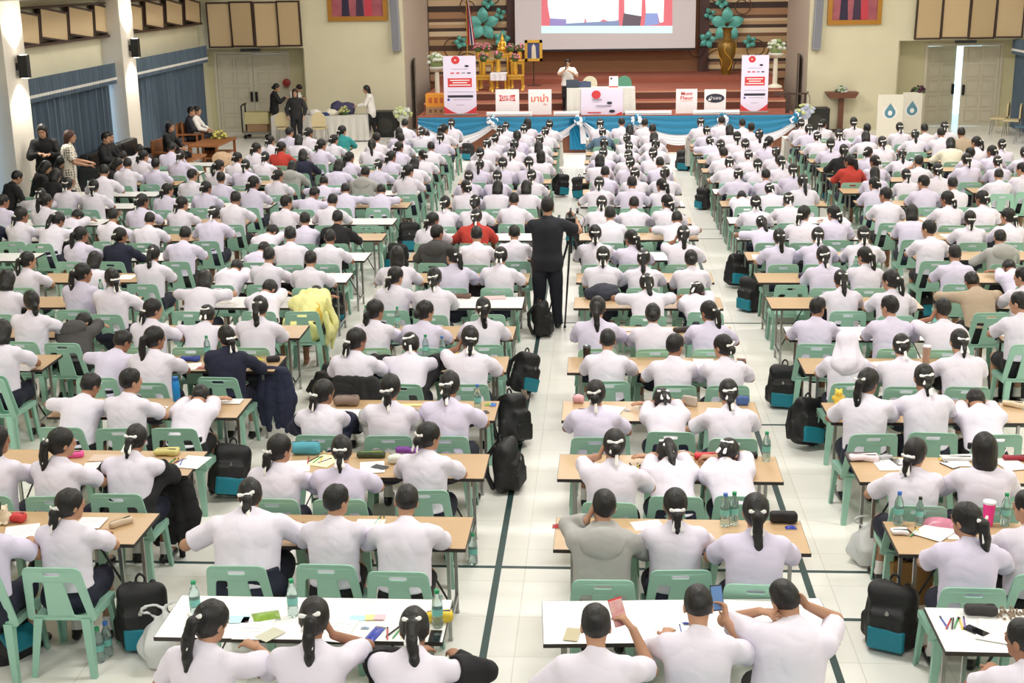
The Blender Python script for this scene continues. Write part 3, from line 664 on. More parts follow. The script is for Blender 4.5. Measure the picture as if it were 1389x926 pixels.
# lamps of the hall
def area(loc, sx, sy, e, col=(1, .98, .945), rot=(0, 0, 0)):
    l = bpy.data.lights.new('ceiling_lamp', 'AREA'); l.shape = 'RECTANGLE'; l.size = sx; l.size_y = sy; l.energy = e; l.color = col
    o = bpy.data.objects.new('ceiling_lamp', l); COL.objects.link(o); o.location = loc; o.rotation_euler = rot
for x in (-6.5, 0.5, 7.5):
    for y, e in ((2, 192), (10, 200), (18, 218), (26, 220), (33, 240)): area((x, y, ZC-.1), 2.6, 1.0, e*(.82 if x < -5 else 1.06))
area((0.2, 37.5, ZC-.2), 7, 1.2, 260)
wd = bpy.data.worlds.new('world'); SC.world = wd; wd.use_nodes = True; wd.node_tree.nodes['Background'].inputs[0].default_value = (.80, .88, 1, 1); wd.node_tree.nodes['Background'].inputs[1].default_value = .22
SC.view_settings.view_transform = 'Standard'; SC.view_settings.look = 'None'; SC.view_settings.gamma = 1; SC.view_settings.exposure = 0.17
try: SC.view_settings.use_curve_mapping = False
except Exception: pass

# ------------------------------------------------------------------ desks and chairs
M_OAK = mat('oak_laminate', (203, 170, 130), .38, var=.10, scale=5, stretch=(.6, 8, 8)); M_WHITE = mat('white_laminate', (240, 240, 238), .3); M_EDGEB = mat('dark_edge_band', (52, 46, 42), .5)
TW, TD = 1.78, .57
def desk_parts():
    P = [('table_top', MB().box((0, .004, .722), (TW, TD-.004, .75)).mesh('table_top'), M_OAK)]
    P.append(('edge_band', MB().box((-.003, 0, .724), (TW+.003, .004, .7495)).box((-.003, TD-.004, .724), (TW+.003, TD, .7495)).box((-.003, .004, .724), (0, TD-.004, .7495)).box((TW, .004, .724), (TW+.003, TD-.004, .7495)).mesh('edge_band'), M_EDGEB))
    for x in (.13, TW-.13):
        for y in (.07, TD-.07): P.append(('leg', MB().box((x-.0125, y-.0125, .012), (x+.0125, y+.0125, .722)).box((x-.016, y-.016, 0), (x+.016, y+.016, .014)).mesh('leg'), M_METAL))
        P.append(('crossbar', MB().box((x-.0115, .0825, .13), (x+.0115, TD-.0825, .155)).mesh('crossbar'), M_METAL)); P.append(('upper_bar', MB().box((x-.0115, .0825, .69), (x+.0115, TD-.0825, .712)).mesh('upper_bar'), M_METAL))
        s = 1 if x < .5 else -1; P.append(('brace', MB().bar((x+s*.005, TD/2, .143), (x+s*.30, TD/2, .715), .02, .01).mesh('brace'), M_DARK))
    P.append(('rail', MB().box((.14, TD/2-.015, .70), (TW-.14, TD/2+.015, .72)).mesh('rail'), M_METAL))
    for n, me, m in P: me.materials.append(m)
    return P
DESKP = desk_parts()
def joined(name, parts):
    """one mesh of a set of (name, mesh, material, matrix)"""
    bm = bmesh.new(); ms = []
    for n, me, m, M in parts:
        k = len(bm.faces); v0 = len(bm.verts); bm.from_mesh(me); bm.verts.ensure_lookup_table(); bm.faces.ensure_lookup_table()
        if M is not None: bmesh.ops.transform(bm, matrix=M, verts=bm.verts[v0:])
        if m not in ms: ms.append(m)
        for f in bm.faces[k:]: f.material_index = ms.index(m)
    out = bpy.data.meshes.new(name); bm.to_mesh(out); bm.free()
    for m in ms: out.materials.append(m)
    return out
M_MINT = mat('mint_plastic', (158, 205, 184), .42, var=.08, scale=2)
def plate2d(outer, holes, thick, name, bend=None):
    cu = bpy.data.curves.new('p', 'CURVE'); cu.dimensions = '2D'; cu.fill_mode = 'BOTH'; cu.extrude = thick/2-.003; cu.bevel_depth = .003; cu.bevel_resolution = 1; cu.offset = -.003; cu.resolution_u = 5
    for pts in [outer]+holes:
        sp = cu.splines.new('BEZIER'); sp.bezier_points.add(len(pts)-1); sp.use_cyclic_u = True
        for p, c in zip(sp.bezier_points, pts): p.co = (c[0], c[1], 0); p.handle_left_type = p.handle_right_type = 'AUTO' if len(c) > 2 else 'VECTOR'
    me = evaluated(cu); bpy.data.curves.remove(cu); me.name = name
    for v in me.vertices:
        x, z, y = v.co; v.co = bend(x, y, z)
    return me
def rr(x0, x1, z0, z1, r, r2=None, sk=0):
    """rounded quad; sk widens the lower side"""
    r2 = r2 or r; P = []
    for cx, cz, a0, rad in ((x1-r, z1-r, 0, r), (x0+r, z1-r, 90, r), (x0+r2-sk, z0+r2, 180, r2), (x1-r2+sk, z0+r2, 270, r2)):
        for k in range(5): a = R(a0+k*22.5); P.append((cx+rad*math.cos(a), cz+rad*math.sin(a)))
    return P
def chair_parts():
    bend = lambda x, y, z: (x*1.1, -.205-(z-.42)*.24+.25*x*x+y, z)
    outer = rr(-.185, .185, .40, .845, .05, .02, .035)
    holes = [rr(-.055, .055, .775, .805, .0145), [(-.062, .715), (-.072, .725), (-.12, .725), (-.135, .71), (-.168, .455), (-.158, .445), (-.092, .445), (-.082, .455)], [(.062, .715), (.082, .455), (.092, .445), (.158, .445), (.168, .455), (.135, .71), (.12, .725), (.072, .725)]]
    P = [('backrest', plate2d(outer, holes, .016, 'backrest', bend))]
    st = MB(); st.grid(lambda u, v: ((u-.5)*(.38+.05*v), -.20+.42*v, .418-.018*math.sin(PI*u)*math.sin(PI*v)), 10, 10).thick(.012)
    for a, c in (((-.19, -.2), (-.215, .22)), ((.19, -.2), (.215, .22)), ((-.215, .22), (.215, .22))):
        st.bar((a[0], a[1], .395), (c[0], c[1], .395), .012, .05)
    P.append(('seat', st.mesh('seat')))
    def leg(top, bot, sx, sy):
        b = MB(); bm = b.bm; rings = []
        for t in (0, .5, 1):
            c = Vector(top).lerp(Vector(bot), t); w = .062-.022*t; th = .010; x0, y0 = c.x+sx*w*.35, c.y+sy*w*.35
            L = [(0, 0), (-sx*w, 0), (-sx*w, -sy*th), (-sx*th, -sy*th), (-sx*th, -sy*w), (0, -sy*w)]
            rings.append([bm.verts.new((x0+p[0], y0+p[1], c.z)) for p in L])
        for a, c in zip(rings[:-1], rings[1:]):
            for i in range(6): bm.faces.new((a[i], a[(i+1) % 6], c[(i+1) % 6], c[i]))
        bm.faces.new(rings[0]); bm.faces.new(rings[-1][::-1]); return b.mesh('leg')
    for sx in (-1, 1):
        P.append(('leg', leg((sx*.175, -.19, .42), (sx*.215, -.265, 0), sx, -1))); P.append(('leg', leg((sx*.185, .19, .42), (sx*.21, .235, 0), sx, 1)))
    for n, me in P:
        me.polygons.foreach_set('use_smooth', [n == 'backrest' or n == 'seat']*len(me.polygons)); me.materials.clear(); me.materials.append(M_MINT)
        try: me.set_sharp_from_angle(angle=R(50))
        except Exception: pass
    return P
CHAIRP = chair_parts()
CHAIR1 = joined('plastic_chair', [(n, me, M_MINT, None) for n, me in CHAIRP])
DESK1 = {}
for wh, m in ((0, M_OAK), (1, M_WHITE)): DESK1[wh] = joined('folding_table', [(n, me, m if n == 'table_top' else mm, None) for n, me, mm in DESKP])
# ------------------------------------------------------------------ who sits where (head positions read off the photo)
# crop origin, scale, entries "u v code"
CROPS=[
((0,140),7.717,"705 840 g,1110 800 b:big,990 870 g,1290 520 b,1350 640 b"),
((170,140),7.717,"495 500 b,150 490 b,195 620 gr,575 575 g,35 640 b,305 640 b,1180 580 gr,1375 490 gr,685 755 br,1005 695 gr,1250 690 g,1000 800 b,1180 880 b,860 885 gr,1350 830 gr"),
((340,140),7.717,"420 260 br,600 310 gr,500 385 o,215 380 gr,875 335 gr,965 240 gr:T,735 400 gr,80 480 gr,330 490 gr:R,550 500 o:N,145 600 g,430 570 o:G,365 690 gr,40 830 gr,1350 390 b,1275 440 n,1040 660 nr,850 770 o,1185 720 b:G,1330 650 g,700 865 bf,1005 870 bf,1370 850 bf"),
((510,140),7.717,"400 145 b,580 170 o,790 190 g,265 255 o,480 270 g,420 335 gd,680 250 gr,675 330 g,35 370 b,235 350 b,580 350 b,490 480 gl,250 500 gr,160 560 gr,405 575 o,40 640 g,340 650 gr,85 850 bf,1165 390 g,1095 470 g,1145 560 g,1265 310 g,1300 240 g,1360 210 g,1280 690 g,980 800 g,1275 790 g,985 880 gl,1250 890 o"),
((680,140),7.717,"505 135 b,275 190 o,250 260 g,505 250 g,455 310 g,180 345 n,375 395 g,140 460 g,385 510 o,420 580 o,105 560 g,285 680 g,325 790 g,225 900 o,1035 240 g,1070 310 g:B,1260 180 b,1265 235 g,1365 280 o,1310 370 g,1345 450 g,1085 430 g,1065 495 g,1030 580 o,1320 560 g,1080 695 b,1345 660 g,1030 840 g,1365 840 b"),
((850,140),7.717,"190 200 b,240 320 b,285 360 o,300 440 g,275 560 g,350 620 b,95 760 g,390 760 g,365 860 gl,785 165 b,805 225 g,860 300 g,980 190 b,1030 240 g,1065 280 o,1195 190 b,1300 240 b,1330 320 g,910 405 gf,1015 450 g,1020 530 b,1185 400 g,1255 450 g,1275 570 g,1110 680 g,1160 760 g"),
((1020,140),7.717,"465 165 g,540 220 g,600 280 g,720 230 gr,775 230 o,890 310 g,1060 255 g,1175 320 b,1190 380 o,700 365 g,955 400 gd,815 480 g,120 370 gr,245 460 g,235 550 g,95 650 g,150 770 b,185 830 gf,425 690 g,520 810 g,1010 540 g:K,1070 640 nl:R,1160 520 gr,1235 540 gl,1365 460 g,1300 730 o,1275 790 gl,390 880 g"),
((1190,140),6.98,"140 155 n,235 215 g,340 250 g,465 195 b:Y,530 150 g,665 205 b:M,535 270 b,745 285 b,830 330 g,680 340 b,740 420 o:C,890 385 gl,940 430 gl,55 415 g,225 490 g,385 575 blc,850 550 g,1020 540 bl,1165 430 g,1145 560 g,1280 580 bl,1375 495 g,1235 685 b,255 740 g,450 790 bl,570 700 g,700 790 b,20 680 g"),
((0,240),7.717,"415 190 gf,540 210 nr,310 280 gr,35 250 br,15 380 b:N,740 420 bd,430 455 grf,845 570 nr,1165 405 b,1265 610 gr:N,235 880 gr,985 835 gr,1000 890 o"),
((170,240),7.717,"450 210 gr,195 310 gr,595 280 gr,925 325 g,265 450 b,610 455 b,365 640 g,1370 620 brd,1130 910 bd"),
((340,240),7.717,"640 290 brf,845 255 b,1140 245 bf,275 405 br,585 450 b,905 455 b:K,350 635 b,830 640 b,235 730 bd,185 830 b,625 870 b"),
((510,240),7.717,"985 130 g,745 340 g,1010 340 g,590 460 gr,1055 440 g:R,650 590 br:A,1095 630 b,1295 845 g,805 850 gl"),
((680,240),7.717,"130 240 b,230 150 g,110 570 b,1065 330 g,1150 395 b,1030 660 g,1075 830 g,1310 650 gl,1380 310 b"),
((850,240),7.717,"70 90 b,100 310 b,410 280 gl,500 440 bf,575 630 gc,160 870 g,680 870 u,1240 120 bd,1345 290 g,1200 900 o"),
((1020,240),7.717,"635 150 o,830 330 gl,230 490 gf,455 440 gr,850 490 od,295 630 g,675 630 g,1150 670 g,790 840 g,1130 830 gl,1365 150 bl,980 910 o"),
((1209,240),7.717,"205 300 o,590 320 gl,400 410 bl,920 270 gl,815 470 g,1215 470 gl,640 680 b,905 775 bf:M,1145 660 b:G,1375 720 bl"),
((0,345),6.173,"185 105 gr,65 260 o,430 235 nl,5 475 o,815 225 gl,530 545 bd:A,1020 665 brf,1280 460 gr,1320 810 nr"),
((215,345),6.173,"375 215 of,645 60 bd,960 275 brd,390 515 gf,845 450 g,1290 275 bd:Y,560 690 gl:N"),
((430,345),6.173,"690 150 gr,680 85 o,965 200 g,495 470 nr,905 500 ur,340 780 gr,780 760 g:Kf,1280 760 gc"),
((645,345),6.173,"75 450 g,1010 560 n,1100 725 b"),
((860,345),6.173,"110 250 gf,560 300 gd,615 480 gl,155 545 u,370 800 br,725 840 gl"),
((1060,345),6.173,"540 165 g,880 265 gl,295 420 br,895 440 bl,1345 520 bc,550 740 h,980 770 g"),
((1164,345),6.173,"860 770 g,1350 220 bl,1290 45 bd"),
((0,485),5.7875,"50 690 or,420 680 gr,1060 640 g:X,765 205 brf,985 185 br"),
((230,485),5.7875,"235 255 bd,1230 345 gr:V,895 725 gr,1350 740 g"),
((460,485),5.7875,"420 385 g:U,840 330 g,700 620 gr"),
((690,485),5.7875,"675 300 g,1250 310 gd,810 780 gc,1290 760 gd"),
((920,485),5.7875,"410 310 g,420 745 gd"),
((1149,485),5.7875,"160 190 gr,680 165 g,920 270 bd,560 750 gr,1065 710 o"),
((0,600),2.84,"250 240 gr,-25 290 g"),
((200,600),2.84,"415 205 g:L,745 225 br,245 690 gr:1,650 680 gc:2"),
((400,600),2.841,"430 230 b,490 720 gf:3"),
((700,600),2.84,"345 250 b:H,630 240 g,310 710 b:4"),
((900,600),2.84,"330 265 g,150 635 b:5,440 610 b:6"),
((1100,600),2.841,"610 300 gl,815 230 bl,815 760 bl"),
]
YK = [7.2, 8.56, 9.9, 11.33, 12.81, 14.07, 15.47, 16.83, 18.2, 19.65, 20.98, 22.57]
while len(YK) < 19: YK.append(YK[-1]+1.32)
BLK = {'L3': (-10, 8, 15, 'far-left'), 'L2': (-7.56, 4, 17, 'outer-left'), 'LL': (-5.12, 1, 18, 'mid-left'), 'LC': (-2.73, 0, 18, 'centre-left'), 'M': (-.335, 0, 18, 'centre-right'), 'RC': (2.04, 0, 18, 'mid-right'), 'RR': (4.34, 5, 18, 'outer-right'), 'RRR': (6.59, 12, 17, 'far-right')}
SEATN = ['left', 'middle', 'right']
def where(b, k, s=None):
    return ('%s seat, ' % SEATN[s] if s is not None else '')+'%s row from camera, %s desk column' % (NTH[k], BLK[b][3])
SPECIAL = {  # code -> (pose, hair, clothing, hood, label look)
 '1': ('p1', 'long_pony', None, 0, 'long-ponytailed girl turned right'), '2': ('p2', 'long_pony', None, 0, 'girl with head on hand'), '3': ('p3', 'long_pony', 'sK', 0, 'girl bent over desk in black jacket'),
 '4': ('p4', 'boy', None, 0, 'crop-haired boy holding a red packet'), '5': ('p5', 'boy', None, 0, 'boy in white shirt holding a phone'), '6': ('p6', 'boy', None, 0, 'stocky boy hands raised to head'),
 'L': ('big', 'pony', None, 0, 'large girl in loose white blouse'), 'H': ('c', 'boy', 'G', 1, 'boy in grey hooded sweatshirt'), 'A': (None, 'boy', 'A', 1, 'student in charcoal hooded sweatshirt'), 'V': (None, 'pony', 'sN', 0, 'girl in navy cardigan'),
 'U': (None, 'pony', 'sG', 0, 'girl in light grey cardigan'), 'X': (None, 'pony', 'sK', 0, 'girl with dark jacket on shoulders'), 'Kf': ('f', 'bun', 'sK', 0, 'girl with white bow and black jacket')}
CNAME = {'N': 'navy jacket', 'K': 'black jacket', 'G': 'grey sweatshirt', 'A': 'charcoal sweatshirt', 'R': 'red jacket', 'T': 'teal jacket', 'B': 'blue-grey jacket', 'Y': 'yellow shirt', 'M': 'tan cardigan', 'C': 'cream jacket'}
POSEN = {'w0': 'writing', 'w1': 'bent over paper', 'w2': 'looking ahead', 'wl': 'turned left', 'wr': 'turned right', 'f': 'leaning low over desk', 'fr': 'leaning sideways over desk', 'd': 'asleep on folded arms', 'dr': 'lying on the desk', 'c': 'with hand on cheek', 'arms': 'with folded arms', 'big': 'writing'}
rs = random.Random(11); PEOPLE = []
for (ox, oy), s, t in CROPS:
    for e in t.split(','):
        u, v, c = e.split(' '); PEOPLE.append((ox+float(u)/s, oy+float(v)/s, c))
uniq = []
for p in PEOPLE:
    if all(abs(p[0]-q[0])+abs(p[1]-q[1]) > 9 for q in uniq): uniq.append(p)
cells = {}
for x, y, c in uniq:
    a, _, cl = c.partition(':'); sex = 'b' if a[0] == 'b' else 'g'; look = None; hood = False; cloth = None
    if a[0] == 'h': hair = 'hijab'
    elif a[0] == 'b': hair = 'boy'
    elif a[0] == 'o': hair = 'bob'
    elif a[0] == 'n': hair = rs.choice(['long_pony', 'pony'])
    elif a[0] == 'u': hair = 'bun'
    else: hair = rs.choice(['pony', 'pony', 'long_pony', 'bun'])
    f = a[1:]
    if 'd' in f: pose = 'dr' if ('r' in f or 'l' in f) or rs.random() < .3 else 'd'
    elif 'f' in f: pose = 'fr' if 'r' in f or rs.random() < .25 else 'f'
    elif 'c' in f: pose = 'c'
    elif 'l' in f: pose = 'wl'
    elif 'r' in f: pose = 'wr'
    else: pose = rs.choice(['w0', 'w0', 'w1', 'w1', 'w2', 'arms'])
    if cl in SPECIAL:
        sp = SPECIAL[cl]; pose = sp[0] or pose; hair = sp[1]; cloth = sp[2]; hood = bool(sp[3]); look = sp[4]
    elif cl and cl[0] in CLOTH: cloth = cl[0]; hood = cl in 'AG'
    elif rs.random() < .3: cloth = 'lilac'
    J = J_(pose); sc = rs.uniform(.98, 1.05) if cl not in ('4', '5', '6', '1', '2', '3', 'L') else 1.03
    if cl == 'big': sc = 1.12
    hp = atz(x, y, J['head'][2]*sc); ry = hp.y-J['head'][1]*sc; rx = hp.x-J['head'][0]*sc
    b = min(BLK, key=lambda b: abs(BLK[b][0]+.89-rx)); rel = rx-BLK[b][0]; sl = 0 if rel < .60 else (1 if rel < 1.16 else 2)
    cells.setdefault((b, sl), []).append(dict(x=rx, y=ry, hy=hp.y, pose=pose, sex=sex, hair=hair, cloth=cloth, hood=hood, look=look, sc=sc, bow=a[0] == 'g', code=c, px=(x, y)))
SEATS = {}
NOM = .37
for (b, sl), L in cells.items():
    L.sort(key=lambda p: p['y']); k0, k1 = BLK[b][1], BLK[b][2]; rows = list(range(k0, k1+1)); n, m = len(L), len(rows); INF = 1e9
    D = [[INF]*(m+1) for _ in range(n+1)]; B_ = [[0]*(m+1) for _ in range(n+1)]
    for j in range(m+1): D[0][j] = 0
    for i in range(n+1): D[i][0] = 9*i; B_[i][0] = 2
    for i in range(1, n+1):
        for j in range(1, m+1):
            take = D[i-1][j-1]+(L[i-1]['y']-(YK[rows[j-1]]-NOM))**2; D[i][j], B_[i][j] = min((take, 1), (D[i][j-1], 0), (D[i-1][j]+9, 2))
    i, j = n, m
    if D[n][m] >= INF: continue
    while i > 0:
        if B_[i][j] == 2: i -= 1; continue
        if B_[i][j] == 1: SEATS[b, rows[j-1], sl] = L[i-1]; i -= 1
        j -= 1
for (b, k, sl), p in SEATS.items():
    nom = YK[k]-NOM-(.06 if p['pose'] in ('f', 'fr', 'd', 'dr', 'p3') else 0); lim = (.50 if b not in ('LL', 'L2') else .3) if k == 0 else (.20 if k < 4 else .17); ny = nom+max(-lim, min(.13, p['y']-nom)); sh = ny-p['y']; p['x'] = p['x']*(p['hy']+sh)/p['hy']; p['y'] = ny
    p['x'] = max(BLK[b][0]+.12, min(BLK[b][0]+TW-.12, p['x']))
for b in BLK:
    for k in range(19):
        r = [SEATS[b, k, s] for s in range(3) if (b, k, s) in SEATS]
        for _ in range(4):
            for p, q in zip(r[:-1], r[1:]):
                d = .50-(q['x']-p['x'])
                if d > 0: p['x'] -= d/2; q['x'] += d/2
print('SEATED', len(SEATS), 'of', len(uniq))
# ---- people: the 300 that show largest one by one, the far rest as one crowd
N_SINGLE = 300
order = sorted(SEATS.items(), key=lambda kv: kv[1]['y']); crowd = []
for idx, ((b, k, sl), p) in enumerate(order):
    if idx >= N_SINGLE: crowd.append(p); continue
    rz = rs.uniform(-.10, .10)
    o, M = student(p['pose'], p['sex'], p['x'], p['y'], rz, p['cloth'], p['sc'], feet=k < 6, skin=M_SKIN2 if rs.random() < .4 else None, hair=p['hair'], hood=p['hood'])
    if p['bow'] and p['hair'] in BOW: child(o, 'hair_bow', rs.choice(BOW[p['hair']]), M)
    look = p['look']
    if not look:
        who = 'boy' if p['sex'] == 'b' else 'girl'
        dress = ' in '+CNAME[p['cloth']] if p['cloth'] in CNAME else ''
        if p['hair'] == 'hijab': look = 'girl in white headscarf'
        elif p['hair'] == 'bob': look = 'student with bobbed hair'+dress
        elif who == 'girl': look = 'girl'+(dress or (' with white hair bow' if p['bow'] else ' with bowless ponytail'))
        else: look = 'boy'+(dress or ' in white shirt')
        if len((look+POSEN[p['pose']]).split()) <= 5: look += ' '+POSEN[p['pose']]
    tag(o, look+', '+where(b, k, sl), 'person', 'students at the desks'); p['obj'] = o
def low(me, r):
    return evaluated(me, r)
LOW = {}
def lw(me):
    if me.name not in LOW: LOW[me.name] = low(me, .3)
    return LOW[me.name]
cp = []
for p in crowd:
    J = J_(p['pose']); W = Matrix.Translation((p['x'], p['y'], 0)) @ Matrix.Scale(p['sc'], 4); H = W @ hm(J)
    cp.append(('b', lw(get(BODY, p['pose'], lambda: body_mesh(J, 'body_'+p['pose']), M_SKIN)), M_SKIN, W))
    if p['cloth'] in CLOTH: cp.append(('s', lw(get(JACK, p['pose'], lambda: shirt_mesh(J, 'jacket_'+p['pose'], .02, True), M_SHIRT)), CLOTH[p['cloth']], W))
    else: cp.append(('s', lw(get(SHIRT, p['pose'], lambda: shirt_mesh(J, 'shirt_'+p['pose']), M_SHIRT)), M_SHIRT, W))
    cp.append(('t', lw(TROU if p['sex'] == 'b' else SKIRT), M_BLACK if p['sex'] == 'b' else M_NAVY, W)); cp.append(('h', lw(HAIR[p['hair']]), M_HAIR, H))
    if p['bow'] and p['hair'] in BOW: cp.append(('w', lw(BOW[p['hair']][0]), M_BOW, H))
if cp:
    me = joined('crowd', cp); me.polygons.foreach_set('use_smooth', [True]*len(me.polygons))
    tag(link('crowd', me), 'distant students in white shirts at the desks nearest the stage', 'crowd', kind='stuff')
# ---- desks
WHITE = {('M', 0), ('M', 8), ('M', 11), ('LC', 0), ('LC', 6), ('LL', 6), ('LL', 7), ('LL', 8), ('LL', 10), ('LL', 12), ('RC', 0), ('RC', 5), ('RC', 9), ('RC', 10), ('RC', 12), ('L3', 8), ('L3', 9), ('L3', 10), ('L3', 11), ('L3', 12), ('L3', 14), ('L3', 15), ('L2', 8), ('L2', 11), ('LL', 16), ('LC', 9), ('M', 14)}
DESK = {}
def desk(b, k):
    x0 = BLK[b][0]; wh = (b, k) in WHITE; j = 0 if k == 0 else rs.uniform(-.02, .02); rz = {('LC', 0): -.0, ('M', 0): .06}.get((b, k), rs.uniform(-.012, .012))
    if (b, k) == ('M', 0): x0 -= .0
    if k <= 8:
        o = empty('folding_table', (x0+j, YK[k], 0), rz)
        for n, me, m in DESKP:
            c = child(o, n, me)
            if n == 'table_top' and wh: omat(c, M_WHITE)
    else: o = link('folding_table', DESK1[wh], None, (x0+j, YK[k], 0), (0, 0, rz))
    tag(o, ('white-topped' if wh else 'oak-topped')+' steel-legged folding table, '+where(b, k), 'desk', 'folding tables in rows'); DESK[b, k] = o
for b, (x0, k0, k1, nm) in BLK.items():
    for k in range(k0, k1+1): desk(b, k)
# ---- chairs: one at every taken seat and at most of the free ones
CH = []
for b, (x0, k0, k1, nm) in BLK.items():
    for k in range(k0, k1+1):
        for s in range(3):
            if (b, k, s) in SEATS: p = SEATS[b, k, s]; CH.append((max(p['y']+.05, YK[k]-.40), p['x'], b, k, s, 1))
            elif k >= 3 and rs.random() < .6: CH.append((YK[k]-.33+rs.uniform(-.06, .1), x0+.33+.555*s, b, k, s, 0))
CH.sort(); far = []
for i, (y, x, b, k, s, used) in enumerate(CH):
    rz = rs.uniform(-.08, .08); M = Matrix.Translation((x, y, 0)) @ Matrix.Rotation(rz, 4, 'Z')
    if i >= 295: far.append(('c', CHAIR1, M_MINT, M)); continue
    if k <= 7:
        o = empty('plastic_chair', (x, y, 0), rz)
        for n, me in CHAIRP: child(o, n, me)
    else: o = link('plastic_chair', CHAIR1, None, (x, y, 0), (0, 0, rz))
    tag(o, ('mint green plastic chair, ' if used else 'empty mint green plastic chair, ')+where(b, k, s), 'chair', 'mint plastic chairs at the desks')
if far: tag(link('far_chairs', joined('far_chairs', far)), 'mint plastic chairs at the desks nearest the stage', 'chair', kind='stuff')
print('CHAIRS', len(CH), 'CROWD', len(crowd))
# ------------------------------------------------------------------ stage dressing
def pb(x0, y0, x1, y1, Y):
    a, c = aty(x0, y1, Y), aty(x1, y0, Y); return a.x, c.x, a.z, c.z
W_ = mat('white_board', (238, 234, 236), .5); M_RED = mat('logo_red', (208, 58, 62), .5); M_DKB = mat('logo_dark', (44, 42, 60), .5); M_ORG = mat('logo_orange', (226, 100, 50), .5); M_PALE = mat('banner_lilac', (228, 218, 240), .5); M_GREYT = mat('text_grey', (150, 140, 160), .6)
def put_text(root, name, body, size, loc, m, extr=.002, w=None, bold=0):
    me = text_mesh(body, size, extr, bold=bold); me.materials.clear(); me.materials.append(m)
    if w and len(me.vertices):
        xs = [v.co.x for v in me.vertices]; k = w/max(1e-4, max(xs)-min(xs))
        for v in me.vertices: v.co.x *= k
    o = link(name, me, root, loc, (PI/2, 0, 0)); return o
def ellipse(n, rx, rz, cx=0, cz=0): return [(cx+rx*math.cos(2*PI*i/n), cz+rz*math.sin(2*PI*i/n)) for i in range(n)]
def board(px, label, Y=35.72):
    x0, x1, z0, z1 = pb(*px, Y); z0 = ZS
    t = empty('display_board', ((x0+x1)/2, Y, z0)); w, h = x1-x0, z1-z0
    MB().box((-w/2, 0, 0), (w/2, .02, h)).out('panel', W_, t); MB().bar((-w/4, .02, h*.8), (-w/4, .22, .0), .02).bar((w/4, .02, h*.8), (w/4, .22, 0), .02).out('rear_prop', M_FRAME, t)
    tag(t, label, 'display board', 'white boards on the stage front'); return t, w, h
t, w, h = board((672.5, 121, 704, 152), 'white board with red ribbon-shaped logo, left end of stage front')
P = [(-.30, .17), (-.1, .12), (.1, .13), (.30, .18), (.26, .0), (.30, -.17), (.1, -.12), (-.1, -.13), (-.30, -.16), (-.26, 0)]
MB().prism([(x*w*1.15, h*.66+z*h*.75) for x, z in P], -.006).out('red_emblem', M_RED, t); put_text(t, 'lettering', 'บิสชิน', h*.22, (0, -.008, h*.66), W_, w=w*.52, bold=.003)
t, w, h = board((717, 121, 748, 158), 'white board with orange lettering beside the portrait easel')
put_text(t, 'lettering', 'มาม่า', h*.34, (-.01, -.003, h*.62), M_ORG, w=w*.74, bold=.004); put_text(t, 'small_lettering', 'คัพ', h*.10, (w*.22, -.003, h*.40), M_ORG)
t, w, h = board((916.5, 120.5, 946, 159), 'white board with two lines of red lettering, right half of stage')
put_text(t, 'lettering', 'Mont', h*.2, (0, -.003, h*.81), M_RED, w=w*.54, bold=.002); put_text(t, 'lettering', 'Fleur', h*.2, (0, -.003, h*.63), M_RED, w=w*.60, bold=.002); MB().box((-w*.27, -.003, h*.505), (w*.27, 0, h*.518)).out('text_line', M_RED, t)
t, w, h = board((955, 121, 985, 152), 'white board with dark oval logo, right half of stage')
MB().prism(ellipse(28, w*.43, h*.19, 0, h*.63), -.006).out('oval_emblem', M_DKB, t); put_text(t, 'lettering', 'นำเชย', h*.18, (0, -.008, h*.63), W_, w=w*.55)
MB().prism(ellipse(10, w*.07, h*.045, -w*.26, h*.57), -.008).out('emblem_mark', W_, t)
